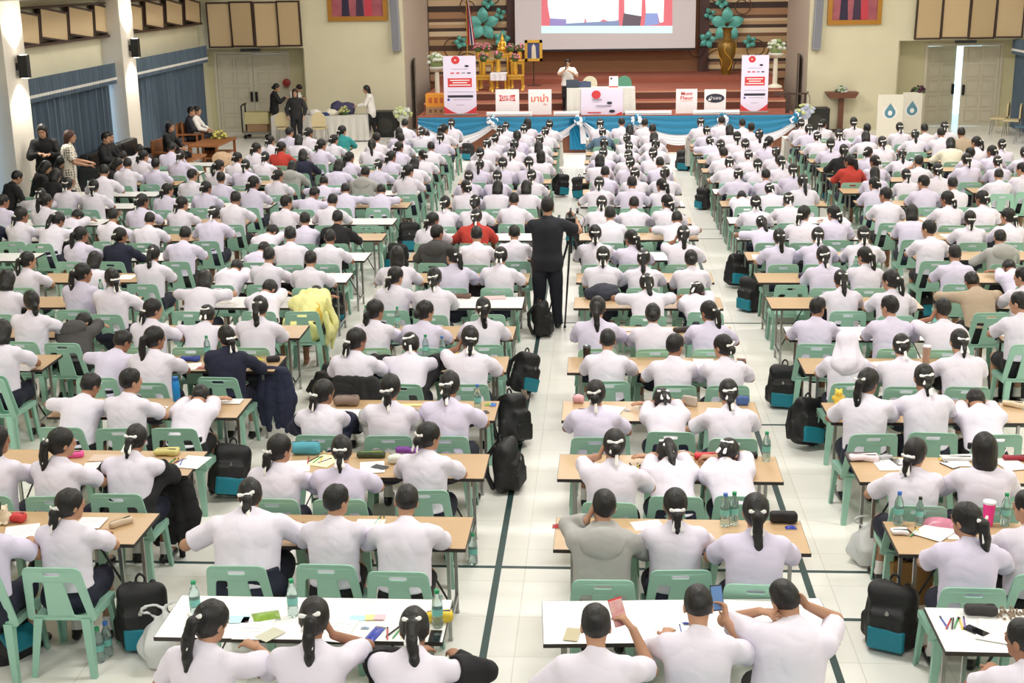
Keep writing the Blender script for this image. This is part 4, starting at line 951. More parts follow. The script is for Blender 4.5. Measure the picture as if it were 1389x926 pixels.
def banner(px, label, Y=35.62):
    x0, x1, z0, z1 = pb(*px, Y); z0 = ZS; w, h = x1-x0, z1-z0
    t = tag(empty('roll_up_banner', ((x0+x1)/2, Y, z0)), label, 'banner', 'tall roll-up banners on the stage')
    MB().box((-w/2-.02, -.06, 0), (w/2+.02, .08, .06), bev=.01).out('base', M_METAL, t); MB().box((-w/2, -.004, .05), (w/2, .004, h)).out('sheet', M_PALE, t); MB().tube((0, .03, .05), (0, .03, h-.02), .012).out('pole', M_METAL, t)
    arc = [(-w/2, .055), (w/2, .055), (w/2, h*.16)]+[(w/2-w*i/16, h*.16-h*.125*math.sin(PI*i/16)) for i in range(1, 16)]+[(-w/2, h*.16)]
    MB().prism(arc, -.004, Matrix.Translation((0, -.004, 0))).out('red_foot', M_RED, t)
    MB().prism(ellipse(20, w*.13, w*.12, -w*.12, h*.93), -.004, Matrix.Translation((0, -.004, 0))).out('round_emblem', M_RED, t); MB().prism([(-w*.15, h*.915), (-w*.08, h*.93), (-w*.15, h*.945)], -.004, Matrix.Translation((0, -.008, 0))).out('emblem_mark', W_, t)
    MB().prism(ellipse(12, w*.07, h*.018, w*.22, h*.83), -.004, Matrix.Translation((0, -.004, 0))).out('dark_emblem', M_DKB, t)
    for i, m in enumerate((M_RED, M_RED, M_GREYT, M_DKB)): MB().box((-w*.28+i*w*.17, -.008, h*.705), (-w*.17+i*w*.17, -.004, h*.725)).out('sponsor_mark', m, t)
    MB().box((-w*.37, -.008, h*.48), (w*.37, -.004, h*.63)).out('red_panel', M_RED, t)
    for zz, ww in ((.595, .6), (.555, .45), (.515, .66)): MB().box((-w*ww/2, -.011, h*(zz-.008)), (w*ww/2, -.008, h*(zz+.008))).out('text_line', W_, t)
    MB().box((-w*.38, -.008, h*.305), (w*.40, -.004, h*.345)).out('dark_capsule', M_DKB, t)
    MB().prism(ellipse(12, w*.04, w*.04, -w*.36, h*.27), -.004, Matrix.Translation((0, -.004, 0))).out('blue_dot', mat('dot_blue', (60, 70, 150)), t)
    for zz, ww, xx in ((.78, .5, 0), (.40, .8, .02), (.27, .55, .06), (.18, .25, .0)): MB().box((xx-w*ww/2, -.006, h*(zz-.004)), (xx+w*ww/2, -.004, h*(zz+.004))).out('text_line', M_GREYT, t)
banner((603, 75.5, 645, 157.5), 'tall lilac banner with red panel on left side of stage'); banner((1004, 74.5, 1043.5, 157), 'tall lilac banner with red panel on right side of stage')
for i, (a, c) in enumerate(((660, 722), (751, 786), (848, 911), (940, 1003))):
    x0, x1, z0, z1 = pb(a, 153, c, 158, 35.42); t = empty('footlight', ((x0+x1)/2, 35.44, ZS)); MB().box(((x0-x1)/2, -.07, 0), ((x1-x0)/2, .05, .11), bev=.01).out('housing', W_, t); MB().tube(((x0-x1)/2+.05, -.075, .06), ((x1-x0)/2-.05, -.075, .06), .012).out('tube', W_, t)
    tag(t, 'long white footlight on the stage edge, %s from left' % NTH[i], 'footlight', 'footlights on the stage edge')
# teal and white skirt of the stage
M_TEAL = mat('teal_satin', (16, 118, 158), .4, bump=.3, bscale=20); M_SWAG = mat('white_satin', (232, 230, 236), .5, bump=.3, bscale=20)
KN = [567, 668, 787, 864, 980, 1079]; XK = [aty(x, 159, 35.3).x for x in KN]
t = tag(empty('stage_skirt', (0, 35.28, 0)), 'teal and white swagged cloth along the stage front', 'stage skirt')
for i in range(5):
    a, c = XK[i], XK[i+1]; dip = lambda u: .20+.30*math.sin(PI*u); d2 = lambda u: .30+.48*math.sin(PI*u)
    MB().grid(lambda u, v: (a+(c-a)*u, -.015*math.sin(v*16)-.02*math.sin(PI*u), ZS-.01-dip(u)*v), 24, 14).thick(.01).out('teal_swag', M_TEAL, t, smooth=True)
    MB().grid(lambda u, v: (a+(c-a)*u, .012-.018*math.sin(v*26), ZS-.01-dip(u)*.9-(d2(u)-dip(u)*.9)*v), 24, 18).thick(.01).out('white_swag', M_SWAG, t, smooth=True)
X = XK[2]
MB().grid(lambda u, v: (X-.28+.75*u*v+.1*u, -.04-.02*math.sin(u*40), ZS-.1-.78*v), 30, 4).thick(.01).out('teal_tail', M_TEAL, t, smooth=True)
for sx in (-.55, .12, .5): MB().grid(lambda u, v: (X+sx*v+(.05+.16*v)*(u-.5), -.07-.015*math.sin(u*30), ZS-.1-(.62 if sx == .12 else .40)*v), 14, 4).thick(.01).out('white_tail', M_SWAG, t, smooth=True)
for i, X in enumerate(XK):
    if i == 0: continue
    r = MB(); q = MB(); rr_ = random.Random(i)
    for k in range(22):
        d = Vector((rr_.gauss(0, 1), -abs(rr_.gauss(0, .6)), rr_.gauss(0, 1))).normalized()*.11; (r if k % 2 else q).ball(d+Vector((X, -.06, ZS-.10)), .055, 7, (1, .7, 1))
    ro = r.out('rosette', M_SWAG, t, smooth=True); q.out('teal_loops', M_TEAL, ro, smooth=True)
# projection screen with the picture on it
x0, x1, z0, z1 = pb(699, -40, 945, 69, 42.5)
t = tag(empty('projection_screen', (0, 42.5, 0)), 'large white projection screen hanging at the stage back', 'screen')
MB().box((x0, 0, z0+.02), (x1, .02, z1)).out('fabric', mat('screen_fabric', (205, 198, 200), .8, emit=.12), t); MB().box((x0, -.02, z0-.03), (x1, .03, z0+.03)).out('bottom_bar', M_DARK, t)
def shape(n, col, pts, k, e=.32):
    b = MB(); b.prism([(aty(x, y, 42.49).x, aty(x, y, 42.49).z) for x, y in pts], -.002, Matrix.Translation((0, -.003*k, 0))); b.out(n, mat('screen_'+n, col, .9, emit=e), t)
shape('pink_background', (222, 120, 132), [(734.5, -40), (912, -40), (912, 35), (734.5, 35)], 1); shape('pale_band', (205, 247, 255), [(734.5, 35), (912, 35), (912, 45), (734.5, 45)], 1, .45)
WH = (228, 248, 252)
for pts in ([(742, -40), (770, -40), (772, 10), (768, 26), (746, 25), (743, 8)], [(768, -40), (794, -40), (793, 30), (786, 33), (768, 32)], [(793, -40), (818, -40), (818, 26), (812, 31), (796, 31), (792, 20)], [(818, -40), (840, -40), (839, 27), (828, 30), (818, 26)], [(846, -40), (872, -40), (870, 22), (860, 23), (847, 18)], [(874, -40), (902, -40), (900, 30), (895, 31), (892, 18), (876, 18)]): shape('white_shirt_figure', WH, pts, 2, .40)
for pts, c in (([(746, 25), (768, 26), (768, 35), (746, 35)], (160, 152, 214)), ([(768, 32), (840, 28), (840, 35), (768, 35)], (140, 158, 200)), ([(846, 18), (870, 22), (868, 35), (844, 35)], (110, 100, 112)), ([(876, 18), (892, 18), (894, 33), (874, 35)], (150, 170, 230))): shape('trousers_figure%d' % pts[0][0], c, pts, 3, .25)
# framed pictures on the wall
M_PIC = mat('reddish_painting', (120, 44, 60), .4, var=.6, scale=3.5, col2=(196, 110, 120))
for px, lb in (((445, -50, 523, 29), 'gold-framed reddish picture on the wall left of the stage'), ((1122, -50, 1200, 34), 'gold-framed purple picture on the wall right of the stage')):
    x0, x1, z0, z1 = pb(*px, 39.94); t = tag(empty('framed_picture', ((x0+x1)/2, 39.99, z0)), lb, 'picture', 'gold-framed pictures beside the stage'); w, h = x1-x0, z1-z0
    MB().box((-w/2+.1, -.04, .1), (w/2-.1, -.02, h-.1)).out('picture', M_PIC, t)
    f = MB()
    for a, c in (((-w/2, -.08, 0), (w/2, 0, .13)), ((-w/2, -.08, h-.13), (w/2, 0, h)), ((-w/2, -.08, .13), (-w/2+.13, 0, h-.13)), ((w/2-.13, -.08, .13), (w/2, 0, h-.13))): f.box(a, c)
    f.out('frame', mat('gilt_frame', (176, 124, 48), .4, .5, bump=.4, bscale=60), t)
    for q, c in ((-.5, (40, 30, 60)), (.1, (60, 40, 66)), (.45, (196, 60, 76))):
        MB().prism([(q*w*.4-.12, .14), (q*w*.4+.12, .14), (q*w*.4+.08, 1.0), (q*w*.4-.08, 1.0)], -.004, Matrix.Translation((0, -.041, 0))).out('painted_figure', mat('paint%d' % c[0], c), t)
for px, lb, s in (((530, -60, 541, 70), 'grey slim column speaker left of the stage opening', 1), ((1105, -60, 1116, 68), 'grey slim column speaker right of the stage opening', -1)):
    x0, x1, z0, z1 = pb(*px, 39.8); t = tag(empty('column_speaker', ((x0+x1)/2, 39.9, z0)), lb, 'speaker', 'column speakers beside the stage'); t.rotation_euler = (R(-2), R(-1.6*s), 0)
    MB().box((-.12, -.12, 0), (.12, .08, 3.0), bev=.02).out('cabinet', mat('speaker_grey', (150, 152, 158), .5), t); MB().box((-.09, -.13, .05), (.09, -.12, 2.95)).out('grille', mat('speaker_grille', (130, 132, 140), .7), t)
# gilt altar, seated statue, flowers
def altar(x0, x1, y, z0, h, d, label):
    w = x1-x0; t = tag(empty('altar_table', ((x0+x1)/2, y, z0)), label, 'altar table', 'gilt altar tables')
    MB().box((-w/2, -d/2, h-.04), (w/2, d/2, h), bev=.008).out('top', M_GOLD, t); MB().box((-w/2+.03, -d/2+.02, h-.12), (w/2-.03, d/2-.02, h-.04)).out('apron', M_GOLD, t)
    for sx in (-1, 1):
        for sy in (-1, 1): MB().lathe([(.05, 0), (.035, .03), (.022, .10), (.03, h*.5), (.038, h-.06)], (sx*(w/2-.05), sy*(d/2-.05), 0), 8).out('leg', M_GOLD, t)
    return t
zf = ZS+.42; q = lambda x, y=38.6: aty(x, 100, y).x
altar(q(645), q(668), 38.6, zf, .42, .5, 'low gilt altar table at left of altar group'); altar(q(688), q(711), 38.6, zf, .42, .5, 'low gilt altar table at right of altar group'); altar(q(666.5), q(689), 38.3, zf, .5, .5, 'low gilt altar table in front under white cloth')
altar(q(647), q(668), 39.3, zf, .80, .45, 'tall gilt altar table behind on the left'); altar(q(669), q(689), 39.4, zf, .98, .45, 'tallest gilt altar table behind under the statue'); altar(q(690), q(710), 39.3, zf, .80, .45, 'tall gilt altar table behind on the right')
xm = (q(666.5)+q(689))/2; tag(MB().grid(lambda u, v: (xm+(u-.5)*.46, 38.3-.27+.0*v-(.0 if v > .5 else .01*math.sin(u*20)), zf+.505-max(0, .5-v)*.4) if v < .5 else (xm+(u-.5)*.46, 38.3-.27+(v-.5)*1.06, zf+.506), 14, 8).thick(.006).out('altar_cloth', M_SWAG), 'white cloth over the front altar table', 'cloth')
def statue(x, y, z, s):
    S_ = SDF((-.3, -.3, -.02), (.3, .3, .75), .012); S_.seg((-.16, -.03, .09), (.16, -.03, .09), .075, .075, .03); S_.seg((-.2, -.03, .08), (0, -.14, .07), .06, .05, .03); S_.seg((.2, -.03, .08), (0, -.14, .07), .06, .05, .03)
    S_.seg((0, 0, .12), (0, 0, .36), .10, .09, .04); S_.seg((-.12, 0, .36), (.12, 0, .36), .05, .05, .03); S_.seg((-.14, 0, .36), (-.18, -.03, .2), .04, .035, .02); S_.seg((.14, 0, .36), (.17, -.1, .15), .04, .03, .02); S_.seg((-.18, -.03, .2), (-.04, -.13, .14), .035, .03, .02)
    S_.ell((0, 0, .50), (.062, .065, .08), k=.03); S_.ell((0, 0, .585), (.03, .03, .03), k=.02); S_.seg((0, 0, .60), (0, 0, .68), .018, .004, .01)
    t = empty('seated_statue', (x, y, z)); t.scale = (s, s, s); me = S_.mesh('figure', .5); link('figure', me, t, (0, 0, .12), m=M_GOLD)
    MB().lathe([(.24, 0), (.26, .03), (.2, .06), (.24, .10), (.2, .12)], n=18).out('lotus_base', M_GOLD, t, smooth=True); MB().prism([(-.13, .5), (0, .95), (.13, .5), (.2, .3), (-.2, .3)], .02, Matrix.Translation((0, .12, 0))).out('halo', M_GOLD, t); return t
tag(statue((q(669)+q(689))/2, 39.4, zf+.98, .62), 'gold seated statue on the tallest altar table', 'statue')
def bouquet(x, y, z, r, col, label, n=26, pot=None, group=None, seed=0, green=(90, 120, 70), stem=.0):
    t = empty('flower_arrangement', (x, y, z)); f, g, k = MB(), MB(), random.Random(seed)
    for i in range(n):
        d = Vector((k.gauss(0, 1), k.gauss(0, 1), abs(k.gauss(0, 1)))).normalized()
        c = d*r*k.uniform(.75, 1)+Vector((0, 0, stem)); (f if i % 4 else g).ball(c, r*k.uniform(.2, .3), 7, (1, 1, .75))
    f.out('blossoms', mat('blossom_%d_%d_%d' % col, col, .7, var=.25, scale=40), t, smooth=True); g.ball((0, 0, stem), r*.75, 9).out('leaves', mat('leaf_%d' % green[1], green, .7, var=.3, scale=30), t, smooth=True)
    if pot or stem: MB().lathe([(r*.35, 0), (r*.5, .08), (r*.3, max(.1, stem))]).out('vase', pot or M_GOLD, t, smooth=True)
    tag(t, label, 'flowers', group); return t
gp = 'pink flower vases on the altar'
for i, (x, zz, y, lb) in enumerate(((649, .82, 39.3, 'pink flowers, outermost left on the altar'), (661, .82, 39.25, 'pink flowers, second from left on the altar'), (656, .44, 38.55, 'pink flowers low on the left altar table'), (676, .52, 38.4, 'pink flowers in front of the gold statue'), (693, .82, 39.25, 'pink flowers just right of the gold statue'), (705, .82, 39.3, 'pink flowers, outermost right on the altar'), (699, .44, 38.55, 'pink flowers low on the right altar table'))):
    bouquet(q(x, y), y, zf+zz+.003, .15, (226, 130, 150), lb, 22, group=gp, seed=i, stem=.30 if zz > .6 else .45)
# flags behind the left banner
t = tag(empty('flag', (aty(634, 70, 40.2).x, 40.2, zf)), 'furled red, white and blue flag on a pole behind the left banner', 'flag'); MB().lathe([(.14, 0), (.14, .03), (.03, .06)]).out('base', M_GOLD, t); MB().tube((0, 0, .03), (0, 0, 2.75), .015).out('pole', M_GOLD, t)
for i, c in enumerate(((180, 40, 50), (230, 228, 230), (50, 56, 110), (230, 228, 230), (180, 40, 50))): MB().grid(lambda u, v: (.03+.045*i*v+.05*u*v, -.03-.02*math.sin(u*9+i), 2.7-1.5*v), 6, 8).thick(.008).out('stripe', mat('flag%d' % c[0], c, .8), t, smooth=True)
# portrait on an easel
x0, x1, z0, z1 = pb(712, 54, 735.5, 83, 39.8); t = tag(empty('portrait_easel', ((x0+x1)/2, 39.8, zf)), 'gold-framed blue portrait on a tall thin easel', 'portrait'); w = x1-x0; z0 -= zf; z1 -= zf
MB().box((-w/2+.06, -.03, z0+.06), (w/2-.06, -.01, z1-.06)).out('picture', mat('portrait_blue', (70, 84, 140), .5, var=.4, scale=6), t); f = MB()
for a, c in (((-w/2, -.05, z0), (w/2, .01, z0+.08)), ((-w/2, -.05, z1-.08), (w/2, .01, z1)), ((-w/2, -.05, z0), (-w/2+.08, .01, z1)), ((w/2-.08, -.05, z0), (w/2, .01, z1))): f.box(a, c)
f.out('frame', M_GOLD, t); MB().prism([(-.06, z0+.08), (.08, z0+.08), (.06, z0+.42), (0, z0+.5), (-.05, z0+.42)], -.004, Matrix.Translation((0, -.031, 0))).out('painted_figure', mat('portrait_pale', (210, 200, 180)), t)
MB().tube((0, .02, 0), (0, .02, z1-.1), .018).bar((-.2, .02, .01), (.2, .02, .01), .03).bar((0, -.15, .01), (0, .2, .01), .03).out('stand', M_FRAME, t)
# flower sculptures on the striped walls
M_TURQ = mat('turquoise_metal', (98, 178, 168), .45, .2); M_SCR = mat('brown_iron', (86, 58, 44), .5, .3)
def wall_flower(px, mirror, label):
    o = aty(*px, 42.9); t = tag(empty('flower_sculpture', o), label, 'wall sculpture', 'turquoise flower sculptures'); s = mirror; k = .0243*1.0
    def blossom(cx, cz, r, n, name, rot=0):
        f = MB()
        for i in range(n):
            a = rot+2*PI*i/n; d = Vector((math.cos(a), 0, math.sin(a))); p = Vector((-d.z, 0, d.x)); c0 = Vector((cx, -.05, cz))
            f.grid(lambda u, v: c0+d*(r*(.12+.9*v))+p*((u-.5)*r*.66*max(.02, math.sin(PI*min(1, .10+v*.86)))**.9)+Vector((0, -.07*math.sin(v*2.8)+.06*abs(u-.5), 0)), 6, 9)
        f.thick(.012); f.out(name, M_TURQ, t, smooth=True)
        MB().tube((cx, -.06, cz), (cx+r*.35, -.2, cz+r*.3), .02, .01).out('stamen', M_SCR, t)
    blossom(0, 0, .52, 5, 'large_blossom', .3); blossom(s*.60, -.46, .28, 5, 'small_blossom', .1); blossom(s*-.72, -.54, .22, 5, 'small_blossom', .6); blossom(s*.18, .68, .22, 5, 'small_blossom', .9); blossom(s*.55, .32, .2, 4, 'small_blossom', .4)
    for cx, cz, r, a0, tr in ((s*-.95, -.75, .38, 0, 1.3), (s*-.45, .55, .3, 1, 1.2), (s*.95, -.75, .3, 2, 1.3), (s*.35, .85, .25, 3, 1.2), (s*-.55, -1.3, .45, .5, .9), (s*.1, -1.2, .6, 3.5, .55)):
        pts = [Vector((cx+r*(1-.5*i/20)*math.cos(a0+s*2*PI*tr*i/20), -.03, cz+r*(1-.5*i/20)*math.sin(a0+s*2*PI*tr*i/20))) for i in range(21)]; MB().path(pts, .018, 6).out('scroll', M_SCR, t, smooth=True)
wall_flower((655, 33), 1, 'turquoise flower sculpture on striped wall left of the screen'); wall_flower((986, 33), -1, 'turquoise flower sculpture on striped wall right of the screen')
# tall vase
x = aty(985, 100, 41.6).x; t = tag(empty('floor_vase', (x, 41.6, ZS+.56)), 'tall golden vase with diamond pattern, right of screen', 'vase')
MB().lathe([(.13, 0), (.13, .05), (.15, .1), (.2, .4), (.27, .75), (.27, .9), (.2, 1.0), (.13, 1.05), (.12, 1.3), (.17, 1.38), (.19, 1.4), (.15, 1.38), (.10, 1.2)], n=28).out('body', mat('vase_gold', (150, 116, 48), .35, .4, var=.3, scale=10), t, smooth=True)
for i in range(4): 
    a = i*PI/2+.2; f = MB()
    for j in range(10): 
        b0, b1 = .15+.8*j/10, .15+.8*(j+1)/10; rad = lambda z: (.15+(.27-.15)*min(1, (z-.1)/.65))+.006; g = lambda z: a+.55*math.sin((z-.15)/.8*2*PI); f.tube((rad(b0)*math.cos(g(b0)), rad(b0)*math.sin(g(b0)), b0), (rad(b1)*math.cos(g(b1)), rad(b1)*math.sin(g(b1)), b1), .014, n=6)
    f.out('relief_band', M_GOLD, t)
# plant stands, boxes, rail
for px, lb, z0 in ((593, 'white flowers on a pale stand left of left banner', ZS), (1051, 'white flowers on a glass stand right of right banner', ZS)):
    x = aty(px, 110, 38.6 if px > 800 else 37.6).x; y = 38.6 if px > 800 else 37.6; zz = zf if px > 800 else ZS+.21
    t = tag(empty('plant_stand', (x, y, zz)), lb.replace('white flowers on a', 'round').replace('glass', 'clear')+' under white flowers', 'stand'); MB().lathe([(.22, 0), (.2, .04), (.07, .1), (.06, .8), (.2, .9), (.2, .93)]).out('column', mat('pale_stand', (214, 208, 190), .3), t, smooth=True); MB().lathe([(.21, .93), (.21, .95)]).out('top', M_SWAG, t)
    bouquet(x, y, zz+.952, .26, (226, 232, 214), lb, 30, seed=px, green=(150, 170, 110), stem=.12, pot=M_SWAG)
def carton(px, y, z, label, col, dark):
    x0, x1, z0, z1 = pb(*px, y); h = z1-z0; t = tag(empty('carton', ((x0+x1)/2, y+.2, z)), label, 'box', 'boxes stacked on the stage'); w = x1-x0
    MB().box((-w/2, -.2, 0), (w/2, .2, h)).out('box', mat('carton%d' % col[0], col, .7), t); MB().box((-w/2-.002, -.03, h-.002), (w/2+.002, .03, h+.003)).out('tape', mat('tape%d' % dark[0], dark, .5), t)
    for i in range(3): MB().box((-w*.35+i*w*.27, -.204, h*.3), (-w*.35+i*w*.27+w*.16, -.2, h*.72)).out('printed_mark', MATS['tape%d' % dark[0]], t)
    return h
h = carton((578, 144, 604, 154.5), 35.9, ZS, 'brown cardboard box under the orange box', (168, 134, 100), (120, 86, 60)); carton((577.5, 126, 605, 143.8), 35.9, ZS+h+.004, 'orange printed box stacked left of the left banner', (224, 150, 50), (190, 90, 40))
t = tag(empty('stair_railing', (aty(1068, 150, 35.6).x, 35.6, ZS)), 'short brown wooden railing at right end of stage', 'railing'); MB().box((-.05, -.05, 0), (.05, .05, .55), bev=.01).out('post', M_FRAME, t); MB().bar((-.35, 0, .5), (.5, 0, .5), .08, .05).out('handrail', M_FRAME, t); MB().bar((.45, 0, 0), (.45, 0, .5), .06).out('post', M_FRAME, t)
# speakers on the floor
for px, y, lb in (((507, 154, 538, 187), 39.0, 'big black floor speaker left of the stage'), ((1086, 153, 1126, 178), 38.9, 'big black floor speaker right of the stage')):
    x0, x1, z0, z1 = pb(*px, y); w = x1-x0; t = tag(empty('floor_speaker', ((x0+x1)/2, y+.3, 0)), lb, 'speaker', 'floor speakers beside the stage'); MB().box((-w/2, -.28, 0), (w/2, .28, .75), bev=.02).out('cabinet', M_DARK, t); MB().box((-w/2+.04, -.295, .05), (w/2-.04, -.28, .70)).out('grille', mat('black_grille', (40, 40, 38), .8), t); MB().lathe([(.2, 0), (.22, .012), (.05, .02)], M=Matrix.Translation((0, -.29, .36)) @ Matrix.Rotation(PI/2, 4, 'X')).out('cone', mat('speaker_cone', (52, 52, 46), .6), t)
bouquet(aty(546, 155, 35.5).x, 35.5, .0, .24, (206, 214, 150), 'pale green flowers on a stand at the stage left corner', 34, seed=51, green=(210, 214, 200), stem=.98, pot=M_SWAG); bouquet(aty(1092, 152, 35.5).x, 35.5, .0, .24, (206, 214, 150), 'pale green flowers on a stand at the stage right corner', 34, seed=52, green=(200, 206, 230), stem=.98, pot=M_SWAG)
t = tag(empty('gooseneck_microphone', (aty(1098, 152, 39.2).x, 39.2, .752)), 'thin black gooseneck microphone on the right floor speaker', 'microphone'); MB().lathe([(.05, 0), (.05, .02)]).out('base', M_DARK, t); MB().path([Vector((0, 0, .02)), Vector((0, 0, .25)), Vector((-.06, 0, .42))], .008).ball((-.07, 0, .44), .022).out('neck', M_DARK, t)
# table on the stage
x0, x1, z0, z1 = pb(768, 127, 862, 155, 35.9); w = x1-x0; hh = .68; xt = (x0+x1)/2
t = tag(empty('folding_table', (xt, 35.9, ZS)), 'cloth-covered table at front centre of the stage', 'desk'); MB().box((-w/2+.03, -.27, hh-.03), (w/2-.03, .27, hh)).out('table_top', M_WHITE, t)
for sx in (-1, 1):
    for sy in (-1, 1): MB().box((sx*(w/2-.1)-.015, sy*.2-.015, 0), (sx*(w/2-.1)+.015, sy*.2+.015, hh-.03)).out('leg', M_METAL, t)
def drape(name, w, d, h, top, label, loc, amp=.018, freq=26, m=None, grp=None):
    per = 2*(w+d)
    def f(u, v):
        s = u*per
        if s < w: p = Vector((-w/2+s, -d/2, 0)); nn = Vector((0, -1, 0))
        elif s < w+d: p = Vector((w/2, -d/2+s-w, 0)); nn = Vector((1, 0, 0))
        elif s < 2*w+d: p = Vector((w/2-(s-w-d), d/2, 0)); nn = Vector((0, 1, 0))
        else: p = Vector((-w/2, d/2-(s-2*w-d), 0)); nn = Vector((-1, 0, 0))
        return p+nn*(.006+(1-v)*amp*(1+math.sin(s*freq)))+Vector((0, 0, top-h*(1-v)))
    b = MB(); b.grid(f, int(per*24), 5); b.box((-w/2-.004, -d/2-.004, top), (w/2+.004, d/2+.004, top+.006)); o = b.out(name, m or mat('lace_cloth', (226, 222, 214), .85, var=.12, scale=40), smooth=True); o.location = loc
    return tag(o, label, 'tablecloth', grp)
drape('tablecloth', w-.05, .55, hh-.03, hh+.001, 'white lace cloth on the stage table', (xt, 35.9, ZS))
a, c, z0, z1 = pb(788, 128, 845, 161, 35.5); t = tag(empty('table_banner', ((a+c)/2, 35.585, z0)), 'lilac printed banner hanging from the stage table front', 'banner'); w, h = c-a, ZS+hh-z0
MB().grid(lambda u, v: ((u-.5)*w, -.006*math.sin(v*9)-.004*math.sin(u*12), h*v), 16, 8).thick(.004).out('sheet', M_PALE, t, smooth=True); D_ = Matrix.Translation((0, -.016, 0))
MB().prism(ellipse(18, .12, .11, -.15, h*.80), -.006, D_).out('round_emblem', M_RED, t); MB().prism(ellipse(12, .07, .035, .2, h*.52), -.006, D_).out('dark_emblem', M_DKB, t); MB().prism(ellipse(12, .08, .04, .27, h*.24), -.006, D_).out('dark_emblem', M_DKB, t); MB().prism([(.1, .02), (w/2-.02, .02), (w/2-.02, h*.22), (.25, h*.08)], -.006, D_).out('red_corner', M_RED, t)
for zz, ww, xx in ((.62, .25, -.12), (.42, .4, .05), (.2, .35, -.2)): MB().box((xx-ww/2, -.02, h*zz-.012), (xx+ww/2, -.014, h*zz+.012)).out('text_line', M_GREYT if zz > .3 else M_RED, t)
zt = ZS+hh+.008
t = tag(empty('laptop', (xt-.75, 35.95, zt)), 'open dark laptop on left part of the stage table', 'laptop'); MB().box((-.17, -.12, 0), (.17, .12, .015)).out('base', M_DARK, t); MB().bar((0, -.12, .012), (0, -.19, .22), .34, .008).out('lid', mat('laptop_lid', (70, 80, 96), .4), t)
t = tag(empty('document_case', (xt-.42, 35.95, zt)), 'dark blue upright case beside the laptop', 'case'); MB().box((-.16, -.05, 0), (.16, .05, .15), bev=.01).out('body', mat('slate_blue', (70, 84, 112), .5), t); MB().box((-.05, -.01, .15), (.05, .01, .165)).out('handle', M_DARK, t)
t = tag(empty('table_card', (xt+.34, 35.85, zt)), 'upright printed card on the stage table', 'sign'); MB().box((-.12, 0, 0), (.12, .008, .29)).out('card', W_, t); MB().box((-.12, -.003, 0), (.12, 0, .03)).out('red_foot', M_RED, t); MB().prism(ellipse(10, .03, .025, -.06, .23), -.003).out('emblem', M_DKB, t); MB().bar((0, .008, .2), (0, .1, 0), .02).out('prop', W_, t)
def banquet(x, y, z, rz, col, label, grp='round-backed chairs'):
    t = tag(empty('banquet_chair', (x, y, z), rz), label, 'chair', grp); m = mat('chair_pad%d' % col[0], col, .6)
    MB().box((-.2, -.2, .42), (.2, .22, .48), bev=.02).out('seat', m, t); pts = [(-.2, .52), (.2, .52)]+[(.2*math.cos(a*PI/12), .72+.2*math.sin(a*PI/12)) for a in range(0, 13)]; MB().prism(pts, .04, Matrix.Translation((0, -.24, 0))).out('backrest', m, t)
    for sx in (-1, 1):
        for y0, y1 in ((-.2, -.26), (.18, .22)): MB().tube((sx*.18, y0, .44), (sx*.2, y1, 0), .012).out('leg', M_METAL, t)
        MB().tube((sx*.18, -.2, .44), (sx*.18, -.22, .7), .012).out('back_post', M_METAL, t)
    return t
banquet(aty(800, 122, 36.5).x, 36.55, ZS, PI, (226, 220, 196), 'cream round-backed chair behind stage table', 'chairs behind the stage table'); banquet(aty(847, 121, 36.5).x, 36.55, ZS, PI, (96, 156, 130), 'green round-backed chair behind stage table', 'chairs behind the stage table')

# ------------------------------------------------------------------ sides of the hall
x0, x1, z0, z1 = pb(372, 157, 498, 190, 38.3); w = x1-x0; xt = (x0+x1)/2
t = tag(empty('folding_table', (xt, 38.4, 0)), 'long cloth-covered table by the wall left of the stage', 'desk'); MB().box((-w/2, -.3, .70), (w/2, .3, .73)).out('table_top', M_WHITE, t)
for sx in (-.45, 0, .45):
    for sy in (-.22, .22): MB().box((sx*w-.015, sy-.015, 0), (sx*w+.015, sy+.015, .7)).out('leg', M_METAL, t)
drape('tablecloth', w+.02, .62, .70, .731, 'white lace cloth hanging to the floor, left of the stage', (xt, 38.4, 0), .025, 30)
bouquet(aty(468, 150, 38.4).x, 38.3, .738, .16, (226, 222, 150), 'pale yellow flowers on the lace-covered side table', 24, seed=61, stem=.1, pot=M_SWAG)
def lump(name, x, y, z, r, col, label, cat, seed, flat=.5):
    S_ = SDF((-r*1.6, -r*1.4, -.01), (r*1.6, r*1.4, r*1.6), r/9); k = random.Random(seed)
    for i in range(9): S_.ell((k.uniform(-.75, .75)*r, k.uniform(-.4, .4)*r, r*flat*.7), (r*k.uniform(.5, .8), r*k.uniform(.4, .6), r*flat*k.uniform(.6, 1)), k=r*.25)
    me = S_.mesh(name, .5, r*.025, 5/r, fold=r*.05)
    for v in me.vertices: v.co.z = max(0, v.co.z)
    o = link(name, me, None, (x, y, z), m=mat('lump%d%d' % (col[0], col[2]), col, .7, bump=.4, bscale=20)); return tag(o, label, cat)
lump('gift_bundle', aty(470, 148, 38.4).x-.15, 38.55, .738, .24, (60, 58, 90), 'dark patterned bundle behind the flowers on side table', 'bundle', 3, .9); lump('cloth_bundle', aty(450, 152, 38.4).x, 38.35, .738, .2, (222, 214, 196), 'cream cloth bundle on the side table', 'bundle', 4, .5); lump('folder_pile', aty(441, 154, 38.4).x, 38.2, .738, .12, (40, 60, 110), 'small dark blue bundle on the side table', 'bundle', 5, .4); lump('paper_bundle', aty(425, 153, 38.4).x, 38.4, .738, .18, (230, 226, 218), 'white crumpled bundle at left of side table', 'bundle', 6, .5)
